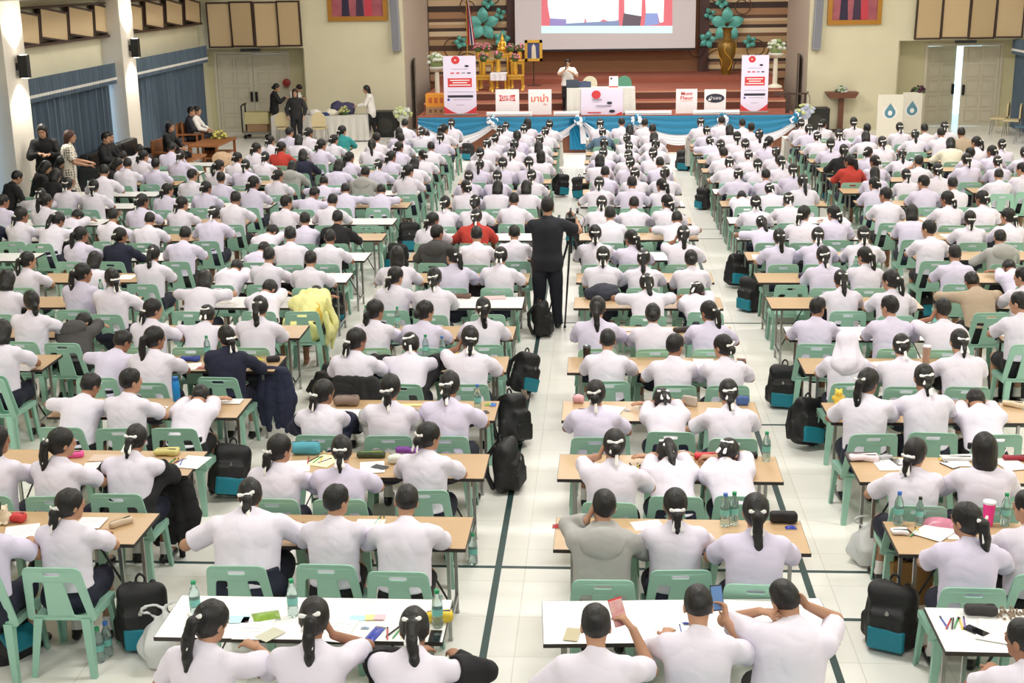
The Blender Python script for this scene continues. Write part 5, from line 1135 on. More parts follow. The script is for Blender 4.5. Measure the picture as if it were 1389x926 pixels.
banquet(aty(434, 170, 37.6).x, 37.6, 0, PI*.02, (206, 190, 148), 'tan round-backed chair at the middle of the side table', 'chairs at the lace-covered side table'); banquet(aty(385, 170, 37.7).x, 37.75, 0, 0, (206, 190, 148), 'tan round-backed chair at left end of the side table', 'chairs at the lace-covered side table')
tag(MB().lathe([(.12, 0), (.12, .05), (.03, .07)], (0, 0, 0), M=Matrix.Translation(aty(389, 112, YD-.08)) @ Matrix.Rotation(PI/2, 4, 'X')).out('alarm_bell', mat('bell_red', (150, 50, 46), .4)), 'round red alarm bell on the left recess wall', 'alarm bell')
p = atz(337, 187, 0); t = tag(empty('hand_cart', (p.x, p.y, 0)), 'platform hand cart by the left double door', 'cart'); MB().box((-.1, -.28, .14), (.72, .28, .2), bev=.01).out('platform', M_METAL, t); MB().path([Vector((-.1, -.22, .2)), Vector((-.1, -.22, .95)), Vector((-.06, -.15, 1.0)), Vector((-.06, .15, 1.0)), Vector((-.1, .22, .95)), Vector((-.1, .22, .2))], .022).out('handle', M_DARK, t)
for sx in (-.02, .62):
    for sy in (-.22, .22): MB().tube((sx, sy-.02, .06), (sx, sy+.02, .06), .06, n=14).out('wheel', M_DARK, t)
t2 = tag(empty('carton', (p.x+.34, p.y, .202)), 'brown cardboard box lying on the hand cart', 'box'); MB().box((-.3, -.22, 0), (.3, .22, .22)).out('box', MATS['carton168'], t2); MB().box((-.3, -.02, .221), (.3, .02, .223)).out('tape', mat('tape_tan', (150, 110, 70)), t2)
t2 = tag(empty('carton', (p.x+.34, p.y, .43)), 'pale box on top of the hand cart load', 'box'); MB().box((-.35, -.24, 0), (.35, .24, .34)).out('box', mat('carton_pale', (202, 190, 140), .7), t2); MB().box((-.35, -.02, .341), (.35, .02, .343)).out('tape', MATS['tape_tan'], t2)
# lectern, exhibition panels and chairs on the right
p = atz(1139, 178, 0); t = tag(empty('lectern', (p.x, p.y, 0)), 'brown wooden T-shaped lectern by the right wall', 'lectern'); MB().box((-.3, -.2, 0), (.3, .2, .05), bev=.01).out('base', M_FRAME, t); MB().box((-.07, -.07, .05), (.07, .07, .98)).out('post', mat('lectern_wood', (110, 66, 46), .5), t)
MB().prism([(-.36, .98), (.36, .98), (.46, 1.14), (-.46, 1.14)], .5, Matrix.Translation((0, -.25, 0))).out('desk', MATS['lectern_wood'], t)
bouquet(p.x, p.y, 1.142, .17, (230, 234, 222), 'small white flowers on the lectern', 24, seed=71, green=(110, 140, 90))
M_DROP = mat('drop_teal', (90, 140, 156), .5)
for px, y, lb in (((1188, 128, 1226, 188), 38.0, 'white exhibition panel with blue drop emblem, the nearer'), ((1222, 125, 1252, 178), 38.9, 'white exhibition panel with blue drop emblem, the farther')):
    x0, x1, z0, z1 = pb(*px, y); w, h = x1-x0, z1; t = tag(empty('exhibition_panel', ((x0+x1)/2, y, 0)), lb, 'display panel', 'white panels with drop emblem'); MB().box((-w/2, 0, .03), (w/2, .03, h)).out('panel', mat('panel_white', (226, 220, 206), .6), t); MB().box((-w/2-.02, -.15, 0), (-w/2+.02, .2, .03)).out('foot', M_METAL, t); MB().box((w/2-.02, -.15, 0), (w/2+.02, .2, .03)).out('foot', M_METAL, t)
    zc = h-.50; drop = [(0, zc+.26)]+[(.15*math.cos(a), zc+.15*math.sin(a)) for a in [R(30-240*i/16) for i in range(17)]]; MB().prism(ellipse(22, .2, .18, 0, zc), -.003).out('emblem_ring', W_, t); MB().prism(drop, -.003, Matrix.Translation((0, -.003, 0))).out('drop_emblem', M_DROP, t); MB().prism(ellipse(10, .06, .07, 0, zc-.01), -.003, Matrix.Translation((0, -.006, 0))).out('emblem_core', W_, t)
x = aty(1246, 121, 39.1).x; bouquet(x, 39.1, aty(1246, 125, 39.1).z-.62, .2, (92, 44, 70), 'dark purple round bouquet behind the farther panel', 24, seed=81, stem=.6, pot=M_FRAME)
for i, (px, py, m, lb) in enumerate(((1352, 183, (206, 190, 140), 'tan folding chair nearest the right door'), (1369, 186, (206, 190, 140), 'tan folding chair second from the right door'), (1386, 196, (70, 100, 118), 'blue folding chair at the right photo edge'))):
    p = atz(px, py, 0); banquet(p.x+.1, p.y+.2, 0, R(65), m, lb, 'folding chairs by the right wall')
# lounge along the left wall
M_LEATH = mat('black_leather', (26, 27, 30), .35); M_TEAK = mat('teak_wood', (150, 92, 48), .45, var=.2, scale=4, stretch=(1, 1, 8))
t = tag(empty('sofa', (-11.0, 30.1, 0)), 'long black leather sofa along the left wall', 'sofa'); MB().box((-.42, -1.9, .12), (.42, 1.9, .42), bev=.05).out('base', M_LEATH, t)
for i in range(3): MB().box((-.30, -1.62+i*1.08, .42), (.42, -.56+i*1.08, .54), bev=.05).out('seat_cushion', M_LEATH, t)
for i in range(3): MB().box((-.45, -1.62+i*1.08, .50), (-.22, -.56+i*1.08, .92), bev=.06).out('back_cushion', M_LEATH, t)
for y0 in (-1.9, 1.64): MB().box((-.42, y0, .3), (.42, y0+.26, .68), bev=.07).out('armrest', M_LEATH, t)
def armchair(x, y, rz, label):
    t = tag(empty('wooden_armchair', (x, y, 0), rz), label, 'chair', 'wooden armchairs by the left wall'); MB().box((-.27, -.25, .34), (.27, .28, .42), bev=.02).out('seat', M_TEAK, t); MB().box((-.27, -.30, .5), (.27, -.26, .9), bev=.01).out('backrest', M_TEAK, t)
    for sx in (-1, 1):
        MB().box((sx*.30-.03, -.3, .6), (sx*.30+.03, .28, .64)).out('armrest', M_TEAK, t)
        for y0 in (-.28, .24): MB().box((sx*.30-.025, y0-.025, 0), (sx*.30+.025, y0+.025, .6 if y0 > 0 else .9)).out('leg', M_TEAK, t)
    return t
def table_low(a, c, h, label):
    t = tag(empty('coffee_table', ((a[0]+c[0])/2, (a[1]+c[1])/2, 0)), label, 'table'); w, d = abs(c[0]-a[0]), abs(c[1]-a[1]); MB().box((-w/2, -d/2, h-.05), (w/2, d/2, h), bev=.01).out('table_top', M_TEAK, t); MB().box((-w/2+.06, -d/2+.06, .14), (w/2-.06, d/2-.06, .17)).out('shelf', M_TEAK, t)
    for sx in (-1, 1):
        for sy in (-1, 1): MB().box((sx*(w/2-.06)-.03, sy*(d/2-.06)-.03, 0), (sx*(w/2-.06)+.03, sy*(d/2-.06)+.03, h-.05)).out('leg', M_TEAK, t)
table_low((-10.55, 33.4), (-9.75, 35.2), .5, 'teak coffee table with flowers at the lounge end'); table_low((-10.3, 30.6), (-9.7, 32.2), .45, 'teak coffee table in front of the sofa')
bouquet(-10.15, 34.9, .502, .2, (226, 216, 120), 'yellow flowers on the teak coffee table', 26, seed=91, green=(120, 110, 50)); lump('patterned_bag', -9.55, 33.2, 0, .24, (190, 160, 130), 'patterned beige bag on the floor by the coffee table', 'bag', 8, .9)
# ------------------------------------------------------------------ grown-ups
def adult(pose, x, y, z=0, rz=0, sc=1.0, top=None, topm=None, legs='trousers', legm=None, hair='long', hairm=None, label='', seated=False, long=True, skin=None, hood=False, bottom=None):
    J = skel(stand=0 if seated else 1, **pose); me = body_mesh(J, 'adult'); me.materials.clear(); me.materials.append(skin or M_SKIN)
    o = link('person', me, None, (x, y, z), (0, 0, rz)); o.scale = (sc, sc, sc); M = hm(J)
    s = shirt_mesh(J, 'top', .016, long, hood, bottom=bottom); s.materials.clear(); child(o, top or 'jacket', s).data.materials.append(topm or M_BLACK)
    l = long_skirt_mesh(J, 'dress_skirt') if legs == 'dress' else (skirt_mesh(J, 'skirt') if legs == 'skirt' else trouser_mesh(J, 'trousers', False)); l.materials.clear(); child(o, 'dress_skirt' if legs == 'dress' else legs, l).data.materials.append(legm or M_BLACK)
    h = child(o, 'hair', HAIR[hair], M, hairm); child(o, 'eyes', EYES, M)
    for i in (0, 1):
        a = shoe_mesh(J, i, 'shoe'); a.materials.append(M_SHOE); child(o, 'shoe', a)
    tag(o, label, 'person'); return o, J
M_SUIT = mat('dark_suit', (34, 34, 44), .8); M_DARKJ = mat('dark_jacket', (36, 35, 37), .85, bump=.3, bscale=20); M_PLAINW = mat('plain_white_cotton', (236, 232, 226), .85, bump=.5, bscale=8)
def polka():
    m = mat('polka_dress', (226, 218, 200), .85); nt = m.node_tree; b = nt.nodes['Principled BSDF']; tc = nt.nodes.new('ShaderNodeTexCoord'); v = nt.nodes.new('ShaderNodeTexVoronoi'); v.inputs['Scale'].default_value = 22; v.inputs['Randomness'].default_value = .15
    g = nt.nodes.new('ShaderNodeValToRGB'); g.color_ramp.interpolation = 'CONSTANT'; g.color_ramp.elements[0].color = srgb(50, 44, 44); g.color_ramp.elements[1].color = srgb(230, 222, 206); g.color_ramp.elements[1].position = .33
    nt.links.new(tc.outputs['Object'], v.inputs['Vector']); nt.links.new(v.outputs['Distance'], g.inputs[0]); nt.links.new(g.outputs[0], b.inputs['Base Color']); return m
dn = dict(Ld=(0, .2, -1), Rd=(0, .2, -1), Ln=(1, 0, 0), Rn=(-1, 0, 0))
hang = dict(lean=2, pitch=4, Lh=(-.24, .06, .80), Rh=(.24, .06, .80), Lp=(-.4, -1, 0), Rp=(.4, -1, 0), **dn)
# speaker on the stage
p = aty(770, 88, 36.5); zt_ = aty(770, 80, 36.5).z; adult(dict(lean=1, pitch=6, wide=1.12, Lh=(-.13, .27, 1.22), Rh=(.08, .24, 1.30), Lp=(-.8, .0, -.8), Rp=(.9, .0, -.7), Ld=(.7, .1, .5), Rd=(-.5, .1, .7), Rc=1.2, Ln=(.6, -.3, -.6), Rn=(-.7, -.5, 0)), p.x, 36.5, ZS+.002, PI, (zt_-ZS)/1.62, 'shirt', M_PLAINW, hair='boy', label='man in white shirt speaking into a microphone on stage', long=False, bottom=.80)
t = tag(empty('microphone', (p.x-.045, 36.27, ZS+(zt_-ZS)/1.62*1.45), 0), 'black hand microphone at the speaker\'s mouth', 'microphone'); MB().tube((0, 0, -.13), (0, .02, .02), .012, .016).out('handle', M_DARK, t); MB().ball((0, .024, .045), .026).out('grille', MATS['black_grille'], t)
# by the side table
p = atz(502, 115.5, 1.56); adult(dict(lean=6, pitch=14, Lh=(-.12, .40, 1.02), Rh=(.14, .40, 1.0), Ld=(0, 1, -.2), Rd=(0, 1, -.2), Lp=(-.3, -.4, -1), Rp=(.3, -.4, -1), feet=((-.08, .12), (.08, -.15))), p.x, p.y, 0, R(98), .97, 'blouse', M_PLAINW, hair='long', label='long-haired woman in loose white blouse at the side table', bottom=.66)
p = atz(370, 113, 1.6); adult(dict(lean=4, pitch=18, Lh=(-.10, .34, 1.18), Rh=(.10, .36, 1.20), Lp=(-.5, -.3, -1), Rp=(.5, -.3, -1)), p.x, p.y, 0, R(-80), .99, 'jacket', M_BLACK, hair='bun', label='woman in black jacket facing right, hair tied back')
p = atz(380, 117, 1.50); adult(dict(lean=24, pitch=50, Lh=(-.08, .42, 1.12), Rh=(.1, .44, 1.12), Lp=(-.5, -.2, -1), Rp=(.5, -.2, -1)), p.x+.15, p.y+.55, 0, R(-110), 1.0, 'shirt', M_PLAINW, hair='boy', label='man in white shirt bending his head over a phone', long=False)
t = tag(empty('phone', (p.x+.56, p.y+.38, 1.145)), 'dark phone held by the bending man', 'phone'); MB().box((-.035, -.07, 0), (.035, .07, .008), bev=.003).out('body', M_DARK, t); MB().box((-.031, -.064, .008), (.031, .064, .0085)).out('screen', mat('phone_glass', (60, 70, 90), .1), t)
p = atz(402, 120.5, 1.55); adult(dict(lean=0, pitch=2, yaw=12, Lh=(-.24, .08, .84), Rh=(.22, .10, .84), Lp=(-.8, -.6, 0), Rp=(.8, -.6, 0), **dn), p.x, min(p.y, 37.9)-.2, 0, PI, .97, 'jacket', M_DARKJ, hair='bob', label='bob-haired woman in dark jacket facing the hall')
# cameraman in the aisle with his camera on a tripod
p = atz(742, 268, 1.78); CMX, CMY = p.x, p.y
adult(dict(lean=3, pitch=6, yaw=-14, wide=1.06, Lh=(.14, .40, 1.22), Rh=(.34, .34, 1.30), Lp=(-.6, 0, -1), Rp=(.9, -.2, -.7), Ld=(.6, .8, 0), Rd=(-.4, .6, .7), Ln=(.5, 0, -.8), Rn=(-.9, 0, -.2), Lc=.8, Rc=1.0, feet=((-.12, .0), (.12, .05))), CMX, CMY, 0, R(2), 1.10, 'shirt', mat('black_polo', (30, 32, 40), .85, bump=.3, bscale=20), legm=mat('dark_jeans', (32, 34, 46), .8), hair='boy', label='cameraman in black clothes standing in the aisle, seen from behind', long=False, bottom=.74)
tx, ty = CMX+.30, CMY+.42; t = tag(empty('tripod', (tx, ty, 0)), 'black camera tripod in the aisle beside the cameraman', 'tripod')
for a in (-100, 20, 140): MB().tube((.04*math.cos(R(a)), .04*math.sin(R(a)), 1.12), (.42*math.cos(R(a)), .42*math.sin(R(a)), .02), .016, .011).ball((.42*math.cos(R(a)), .42*math.sin(R(a)), .02), .02).out('leg', M_DARK, t)
MB().tube((0, 0, .95), (0, 0, 1.26), .022).box((-.06, -.06, 1.22), (.06, .06, 1.3), bev=.01).out('head', M_DARK, t); MB().tube((0, -.02, 1.25), (.10, -.38, 1.12), .011).out('pan_handle', M_DARK, t)
t = tag(empty('video_camera', (tx, ty, 1.30)), 'black video camera on the tripod', 'camera'); MB().box((-.07, -.22, .0), (.07, .16, .17), bev=.015).out('body', M_DARK, t); MB().tube((0, .16, .09), (0, .32, .09), .05, .058, 16).out('lens', M_DARK, t); MB().path([Vector((0, -.12, .17)), Vector((0, -.1, .24)), Vector((0, .12, .24)), Vector((0, .14, .17))], .014).out('top_handle', M_DARK, t); MB().box((-.15, -.16, .06), (-.08, -.06, .14), bev=.01).out('viewfinder', M_DARK, t); MB().tube((.09, .05, .2), (.09, .3, .2), .018).out('microphone', M_DARK, t)
pts = [Vector((.10+.09*math.cos(2*PI*i/14), -.12, .12+.09*math.sin(2*PI*i/14))) for i in range(15)]; MB().path(pts, .004, 5).out('cable', M_DARK, t)
# by the left curtain
p = atx(88, 176, -10.6); adult(dict(lean=3, pitch=8, Lh=(-.16, .34, 1.0), Rh=(.16, .34, .98), Lp=(-.4, -.5, -1), Rp=(.4, -.5, -1)), p.x, p.y, 0, R(-72), p.z/1.62, 'dress_bodice', polka(), 'dress', polka(), 'long', M_HAIRB, 'brown-haired woman in white polka dot dress', long=False)
p = atx(57, 167, -11.1); adult(dict(lean=2, pitch=14, yaw=-10, Lh=(-.08, .30, 1.12), Rh=(.08, .30, 1.14), Lp=(-.8, -.2, -.8), Rp=(.8, -.2, -.8), Ld=(.7, .6, 0), Rd=(-.7, .6, 0)), p.x, p.y, 0, R(200), p.z/1.62, 'jacket', M_BLACK, hair='long', label='woman in black by the nearer column, looking down')
# seated in the lounge
sit = dict(lean=2, pitch=4, Lh=(-.12, .30, .68), Rh=(.12, .30, .68), Lp=(-1, -.3, -.4), Rp=(1, -.3, -.4))
def seated(px, py, rz, label, **kw):
    p = atz(px, py, 1.27); p.x = max(p.x, -10.95 if p.y > 27 else -10.9); P_ = dict(sit); P_.update(kw.pop('pose', {})); adult(P_, p.x, p.y, 0, rz, kw.pop('sc', 1.03), seated=True, label=label, **kw); return p
p = seated(252, 147.5, R(-85), 'man in dark suit seated by the coffee table', topm=M_SUIT, legm=M_SUIT, hair='boy'); armchair(p.x-.02, p.y, R(-85), 'wooden armchair under the man in dark suit')
p = seated(264, 147, R(-85), 'woman in white blouse seated beyond the suited man', topm=M_PLAINW, hair='bun'); armchair(p.x-.02, p.y, R(-85), 'wooden armchair under the woman in white blouse')
p = seated(227, 168, R(-95), 'dark-haired woman in black with lanyard in the lounge', hair='long'); armchair(p.x-.02, p.y, R(-95), 'wooden armchair under the woman with lanyard')
for px, py, lb, hr in ((176, 180, 'long-haired woman in black on the far end of sofa', 'long'), (154, 184, 'short-haired man in black on the sofa', 'boy')):
    y = atz(px, py, 1.36).y; y = max(28.6, min(31.6, y)); x = -10.9; adult(sit, x, y, .10, R(-95), 1.0, seated=True, label=lb, hair=hr)
for px, py, lb, hr, rz in ((140, 215, 'dark-clothed person hunched in front of the sofa', 'bob', R(-70)), (32, 213, 'black-clothed woman seated by the near column, hair down', 'long', R(-60)), (17, 220, 'black-clothed person looking at a phone near the left edge', 'bob', R(-50)), (4, 234, 'black-clothed person at the left photo edge', 'boy', R(-40)), (62, 232, 'black-clothed person bending down behind the students', 'bob', R(-20))):
    p = seated(px, py, rz, lb, hair=hr, pose=dict(lean=18, pitch=30)); c = link('plastic_chair', CHAIR1, None, (p.x-.04*math.cos(rz), p.y-.05, 0), (0, 0, rz)); tag(c, 'mint plastic chair under '+lb.replace('dark-clothed ', '').replace('black-clothed ', ''), 'chair', 'chairs at the left side')

# ------------------------------------------------------------------ bags and small things
M_BAG = mat('black_nylon', (26, 26, 28), .6, bump=.3, bscale=60); M_POCK = mat('teal_nylon', (18, 128, 148), .55, bump=.2, bscale=60)
def bag_meshes():
    S_ = SDF((-.24, -.2, -.01), (.24, .2, .52), .009); S_.rbox((0, .02, .22), (.155, .085, .215), .075, k=0); S_.rbox((0, -.07, .16), (.125, .045, .13), .04, k=.03); S_.seg((-.15, .03, .08), (-.15, .03, .18), .045, .04, .02); S_.seg((.15, .03, .08), (.15, .03, .18), .045, .04, .02); S_.torus((0, .06, .445), (0, 1, 0), .035, .010, .004)
    body = S_.mesh('body', .4, .003, 20)
    S_ = SDF((-.2, -.22, 0), (.2, 0, .3), .009); S_.rbox((0, -.092, .105), (.115, .034, .075), .02); pocket = S_.mesh('pocket', .4)
    S_ = SDF((-.3, 0, 0), (.3, .3, .5), .010)
    for q in (-1, 1): S_.chain([(q*.07, .09, .40), (q*.10, .16, .30), (q*.12, .15, .16), (q*.13, .10, .05)], [.022]*4, .01)
    strap = S_.mesh('strap', .4); em = MB().prism([(0, .31), (.013, .285), (.009, .272), (-.009, .272), (-.013, .285)], -.006, Matrix.Translation((0, -.112, 0))).mesh('emblem')
    for me, m in ((body, M_BAG), (pocket, M_POCK), (strap, M_BAG), (em, M_METAL)): me.materials.append(m)
    return body, pocket, strap, em
BG = bag_meshes()
def backpack(px, py, label, rz=0, tilt=(0, 0), sc=1.0, teal=True):
    p = atz(px, py, 0); t = tag(empty('backpack', (p.x, p.y+.12, 0.0), rz), label, 'backpack', 'school backpacks on the floor'); t.rotation_euler = (R(tilt[0]), R(tilt[1]), rz); t.scale = (sc, sc, sc); t.location.z = .0+abs(math.sin(R(tilt[1])))*.16*sc+max(0, math.sin(R(tilt[0])))*.12*sc
    child(t, 'body', BG[0]); child(t, 'pocket', BG[1], None, None if teal else M_BAG); child(t, 'strap', BG[2]); child(t, 'emblem', BG[3]); return t
for a in ((190, 887, 'black backpack with teal pocket beside the nearest left chair', R(14), (0, 0), 1.12), (1210, 889, 'black backpack with teal pocket before the right white desk', R(-25), (0, 0), 1.12), (1064, 556, 'black backpack with teal pocket in right aisle beyond fourth row', R(-12), (0, 0), 1.08), (1095, 614, 'black backpack with teal pocket leaning by the yellow chick', R(25), (-12, 14), 1.08),
          (1000, 392, 'black backpack with teal pocket, upper of two in right aisle', R(15), (-8, 8), 1.1), (1017, 424, 'black backpack, lower of two together in right aisle', R(-50), (0, 0), 1.1), (953, 285, 'black backpack alone in the right aisle', R(-60), (0, 0), 1.0), (555, 342, 'black backpack with teal pocket in the left-centre aisle', R(8), (0, 0), 1.15), (533, 372, 'black backpack lying in the left-centre aisle', R(-20), (-20, 0), 1.1),
          (760, 268, 'black backpack with teal pocket beyond the cameraman', R(40), (0, 10), 1.05), (788, 272, 'black backpack with teal pocket right of the aisle', R(-25), (0, -8), 1.05), (781, 338, 'black backpack leaning at a desk right of the aisle', R(-60), (0, -10), 1.05), (707, 543, 'black backpack with teal pocket leaning at the fifth row', R(50), (0, 20), 1.05), (306, 682, 'black backpack with teal pocket in the mid-left aisle', R(12), (-10, 8), 1.1),
          (927, 232, 'dark backpack with teal pocket far along right aisle', R(-15), (0, 0), 1.1), (1120, 273, 'black backpack standing between right desk columns', R(10), (0, 0), 1.0), (1261, 436, 'black backpack with teal pocket in the far-right aisle', R(20), (-30, 0), 1.0), (634, 218, 'black backpack far along the left-centre aisle', R(-20), (0, 0), 1.0), (20, 905, 'black bag with teal pocket lying at the lower left', R(60), (-40, 0), 1.15), (447, 448, 'black backpack beside the yellow blanket', R(30), (0, 8), 1.1)): backpack(*a)
for a in ((736, 458, 'cameraman\'s black bag behind his feet', R(80), (0, 0), 1.05), (697, 612, 'plain black bag leaning at the fourth row desk', R(60), (-8, 14), 1.15), (690, 670, 'plain black bag at the third row desk end', R(75), (0, -6), 1.1), (428, 548, 'plain black bag lying in the mid-left aisle', R(-40), (-40, 0), 1.1), (1372, 545, 'plain black bag at the right photo edge', R(10), (0, 0), 1.2)): backpack(*a, teal=False)
# things on the desks
M_PAPER = mat('white_paper', (244, 243, 240), .7); M_PET = mat('clear_plastic', (205, 225, 222), .12, trans=.85); M_CAPG = mat('green_cap', (30, 150, 96), .4); M_CAPB = mat('blue_cap', (60, 110, 190), .4)
def bottle_mesh():
    b = MB().lathe([(.001, .002), (.028, .0), (.031, .012), (.0305, .05), (.028, .055), (.0305, .06), (.0305, .13), (.027, .16), (.014, .19), (.0125, .205), (.001, .206)], n=14).mesh('body', True); c = MB().lathe([(.0145, 0), (.0145, .02), (.001, .021)], (0, 0, .203), 12).mesh('cap', True); l = MB().lathe([(.0312, .075), (.0312, .115)], n=14); bmesh.ops.delete(l.bm, geom=[f for f in l.bm.faces if len(f.verts) > 4], context='FACES_ONLY'); l = l.mesh('label', True); b.materials.append(M_PET); c.materials.append(M_CAPG); l.materials.append(mat('bottle_label', (120, 190, 180), .5)); return b, c, l
BT = bottle_mesh()
def bottle(x, y, z, label, cap=None, sc=1.0):
    t = tag(empty('water_bottle', (x, y, z)), label, 'bottle', 'water bottles'); t.scale = (sc,)*3; child(t, 'body', BT[0]); child(t, 'cap', BT[1], None, cap); child(t, 'label', BT[2])
def near_desk(x, y):
    b, k = min(DESK, key=lambda q: abs(BLK[q[0]][0]+.89-x)+abs(YK[q[1]]+.28-y)); r = (x-BLK[b][0])/TW; return b, k, ('left', 'middle', 'right')[0 if r < .33 else (1 if r < .67 else 2)]
def D(px, py): p = atz(px, py, .752); b, k, s = near_desk(p.x, p.y); p.x = max(BLK[b][0]+.05, min(BLK[b][0]+TW-.05, p.x)); p.y = max(YK[k]+.05, min(YK[k]+TD-.05, p.y)); return p.x, p.y, '%s part of desk, %s row, %s column' % (s, NTH[k], BLK[b][3])
ZT = .7512; LBL = {}; SHN = [0]
def lab(what, at):
    l = what+', '+at; LBL[l] = LBL.get(l, 0)+1
    return l if LBL[l] == 1 else '%s, %s of several, %s' % (what, NTH[LBL[l]-1], at)
def sheet(px, py, w=.21, d=.29, rz=0, col=None, what='sheet of white paper'):
    x, y, at = D(px, py); o = MB().box((-w/2, -d/2, 0), (w/2, d/2, .0015)).out('paper_sheet', mat('paper%d_%d' % (col[0], col[2]), col, .7) if col else M_PAPER); SHN[0] += 1; o.location = (x, y, ZT+.0019*(SHN[0] % 5)); o.rotation_euler = (0, 0, R(rz)); tag(o, lab(what, at), 'paper', 'papers on the desks')
    k = MB()
    for i in range(4): k.box((-w*.38, d*(.3-.15*i)-.004, .0015), (w*(.34-.1*(i % 2)), d*(.3-.15*i), .0018))
    if not col: k.out('print_lines', M_GREYT, o)
def pouch(px, py, w, d, h, col, what, rz=0, zip_=(60, 60, 60), cat='pencil case'):
    x, y, at = D(px, py); t = tag(empty('pencil_case', (x, y, ZT), R(rz)), lab(what, at), cat, 'pencil cases and packets'); r = min(h, d)*.42; S_ = SDF((-w/2-.03, -d/2-.03, -.01), (w/2+.03, d/2+.03, h+.03), .006); S_.rbox((0, 0, h/2), (w/2, d/2, h/2), r); me = S_.mesh('body', .4, .002, 30); me.materials.append(mat('pouch%d_%d_%d' % col, col, .6, bump=.2, bscale=50)); child(t, 'body', me); MB().box((-w*.42, -.004, h-.003), (w*.42, .004, h+.002)).out('zip', mat('zip%d' % zip_[0], zip_), t); return t
def phone(px, py, rz=0, col=(30, 30, 34), what='black phone'):
    x, y, at = D(px, py); t = tag(empty('phone', (x, y, ZT), R(rz)), lab(what, at), 'phone', 'phones on the desks'); MB().box((-.037, -.075, 0), (.037, .075, .008), bev=.003).out('body', mat('phone%d' % col[0], col, .3), t); MB().box((-.033, -.068, .008), (.033, .068, .0085)).out('screen', mat('dark_screen', (18, 19, 24), .08), t)
PENC = [(40, 70, 170), (190, 50, 60), (30, 30, 34), (60, 150, 90), (220, 190, 60), (120, 80, 160)]
def pens(px, py, n=3, seed=0, spread=.06):
    k = random.Random(seed); x, y, at = D(px, py)
    for i in range(n):
        c = PENC[(seed+i) % 6]; t = tag(empty('pen', (x+(i-(n-1)/2)*spread*.5, y+k.uniform(-.02, .02), ZT+.0055), k.uniform(-.7, .3)), lab(('blue', 'red', 'black', 'green', 'yellow', 'purple')[(seed+i) % 6]+' pen', at), 'pen', 'pens on the desks'); MB().tube((0, -.07, 0), (0, .05, 0), .005, n=8).tube((0, -.082, 0), (0, -.07, 0), .001, .005, n=8).out('barrel', mat('pen%d' % c[0], c, .4), t); MB().tube((0, .05, 0), (0, .075, 0), .0053, n=8).out('cap', M_DARK, t)
def packet(px, py, w, d, col, what, rz=0, h=.02, cat='packet'):
    x, y, at = D(px, py); t = tag(empty('snack_packet', (x, y, ZT), R(rz)), lab(what, at), cat, 'packets and small boxes'); b = MB(); f = lambda u, v: ((u-.5)*w, (v-.5)*d, .002+h*math.sin(PI*u)**.5*math.sin(PI*v)**.7); b.grid(f, 8, 8); b.grid(lambda u, v: ((u-.5)*w, (v-.5)*d, .0005), 8, 8); b.out('wrapper', mat('wrap%d_%d_%d' % col, col, .3, var=.3, scale=25), t, smooth=True); MB().box((-w*.5, -d*.56, 0), (w*.5, -d*.48, .003)).box((-w*.5, d*.48, 0), (w*.5, d*.56, .003)).out('seal', M_METAL, t)
def dbottle(px, py, what='clear water bottle with green cap', cap=None): x, y, at = D(px, py); bottle(x, y, ZT, lab(what, at), cap, 1.12)
B_ = 'clear water bottle with blue cap'
for a in ((398, 834), (627, 850), (266, 836), (995, 710), (1358, 706), (579, 482), (488, 432), (282, 486), (1039, 624)): dbottle(*a)
for a in ((983, 712), (1217, 709), (648, 556)): dbottle(a[0], a[1], B_, M_CAPB)
packet(361, 836, .17, .12, (150, 190, 70), 'green snack packet', 20); sheet(321, 840, .16, .10, 5, (190, 226, 236), 'pale blue slip'); sheet(364, 866, .11, .16, -35, (200, 200, 180), 'grey calculator-like card'); packet(507, 861, .07, .20, (50, 70, 190), 'blue wrapper', -15); pens(536, 858, 4, 1); pouch(600, 842, .17, .09, .07, (226, 196, 60), 'yellow and blue pencil case', 10, (40, 70, 150)); phone(621, 864, 0); sheet(503, 838, .07, .07, 4, (240, 226, 150), 'yellow sticky note'); sheet(515, 838, .07, .07, 0, (244, 190, 200), 'pink sticky note'); sheet(485, 838, .1, .07, 0, (180, 220, 240), 'blue sticky note'); packet(495, 852, .05, .025, (170, 200, 226), 'pale blue eraser', 0, .012, 'eraser'); sheet(345, 852); sheet(455, 855, rz=-8)
sheet(776, 861, .09, .16, -8, (190, 180, 150), 'beige calculator-like card'); packet(930, 846, .05, .025, (40, 60, 170), 'blue eraser', 0, .012, 'eraser'); pens(927, 857, 2, 0); sheet(905, 862)
packet(760, 714, .12, .07, (190, 40, 50), 'red sweet packet'); packet(772, 720, .08, .06, (90, 60, 140), 'purple sweet packet', 30); sheet(878, 712, .22, .16, 15); pouch(1060, 703, .20, .07, .09, (30, 28, 30), 'black cat-eared pencil case'); packet(1073, 716, .08, .05, (50, 70, 190), 'blue eraser box', 0, .02); sheet(800, 725)
pens(868, 634, 6, 2, .05); sheet(804, 634, .2, .2, -20); pouch(961, 622, .24, .10, .05, (214, 56, 66), 'flat red zipped pouch', -5); pouch(1020, 617, .08, .06, .05, (30, 28, 32), 'small dark case')
pouch(785, 543, .11, .10, .08, (222, 170, 178), 'pink cube pencil case'); phone(791, 558, 8, (60, 44, 40), 'brown phone'); sheet(828, 557, .22, .26, -18); sheet(878, 552, .14, .2); packet(851, 557, .06, .02, (220, 224, 240), 'white correction tape', -15, .015, 'stationery'); sheet(970, 558, .16, .2, -10); pouch(1007, 549, .12, .06, .09, (70, 100, 160), 'blue upright packet'); pouch(936, 550, .14, .05, .10, (190, 180, 170), 'black and white floral pouch', -25)
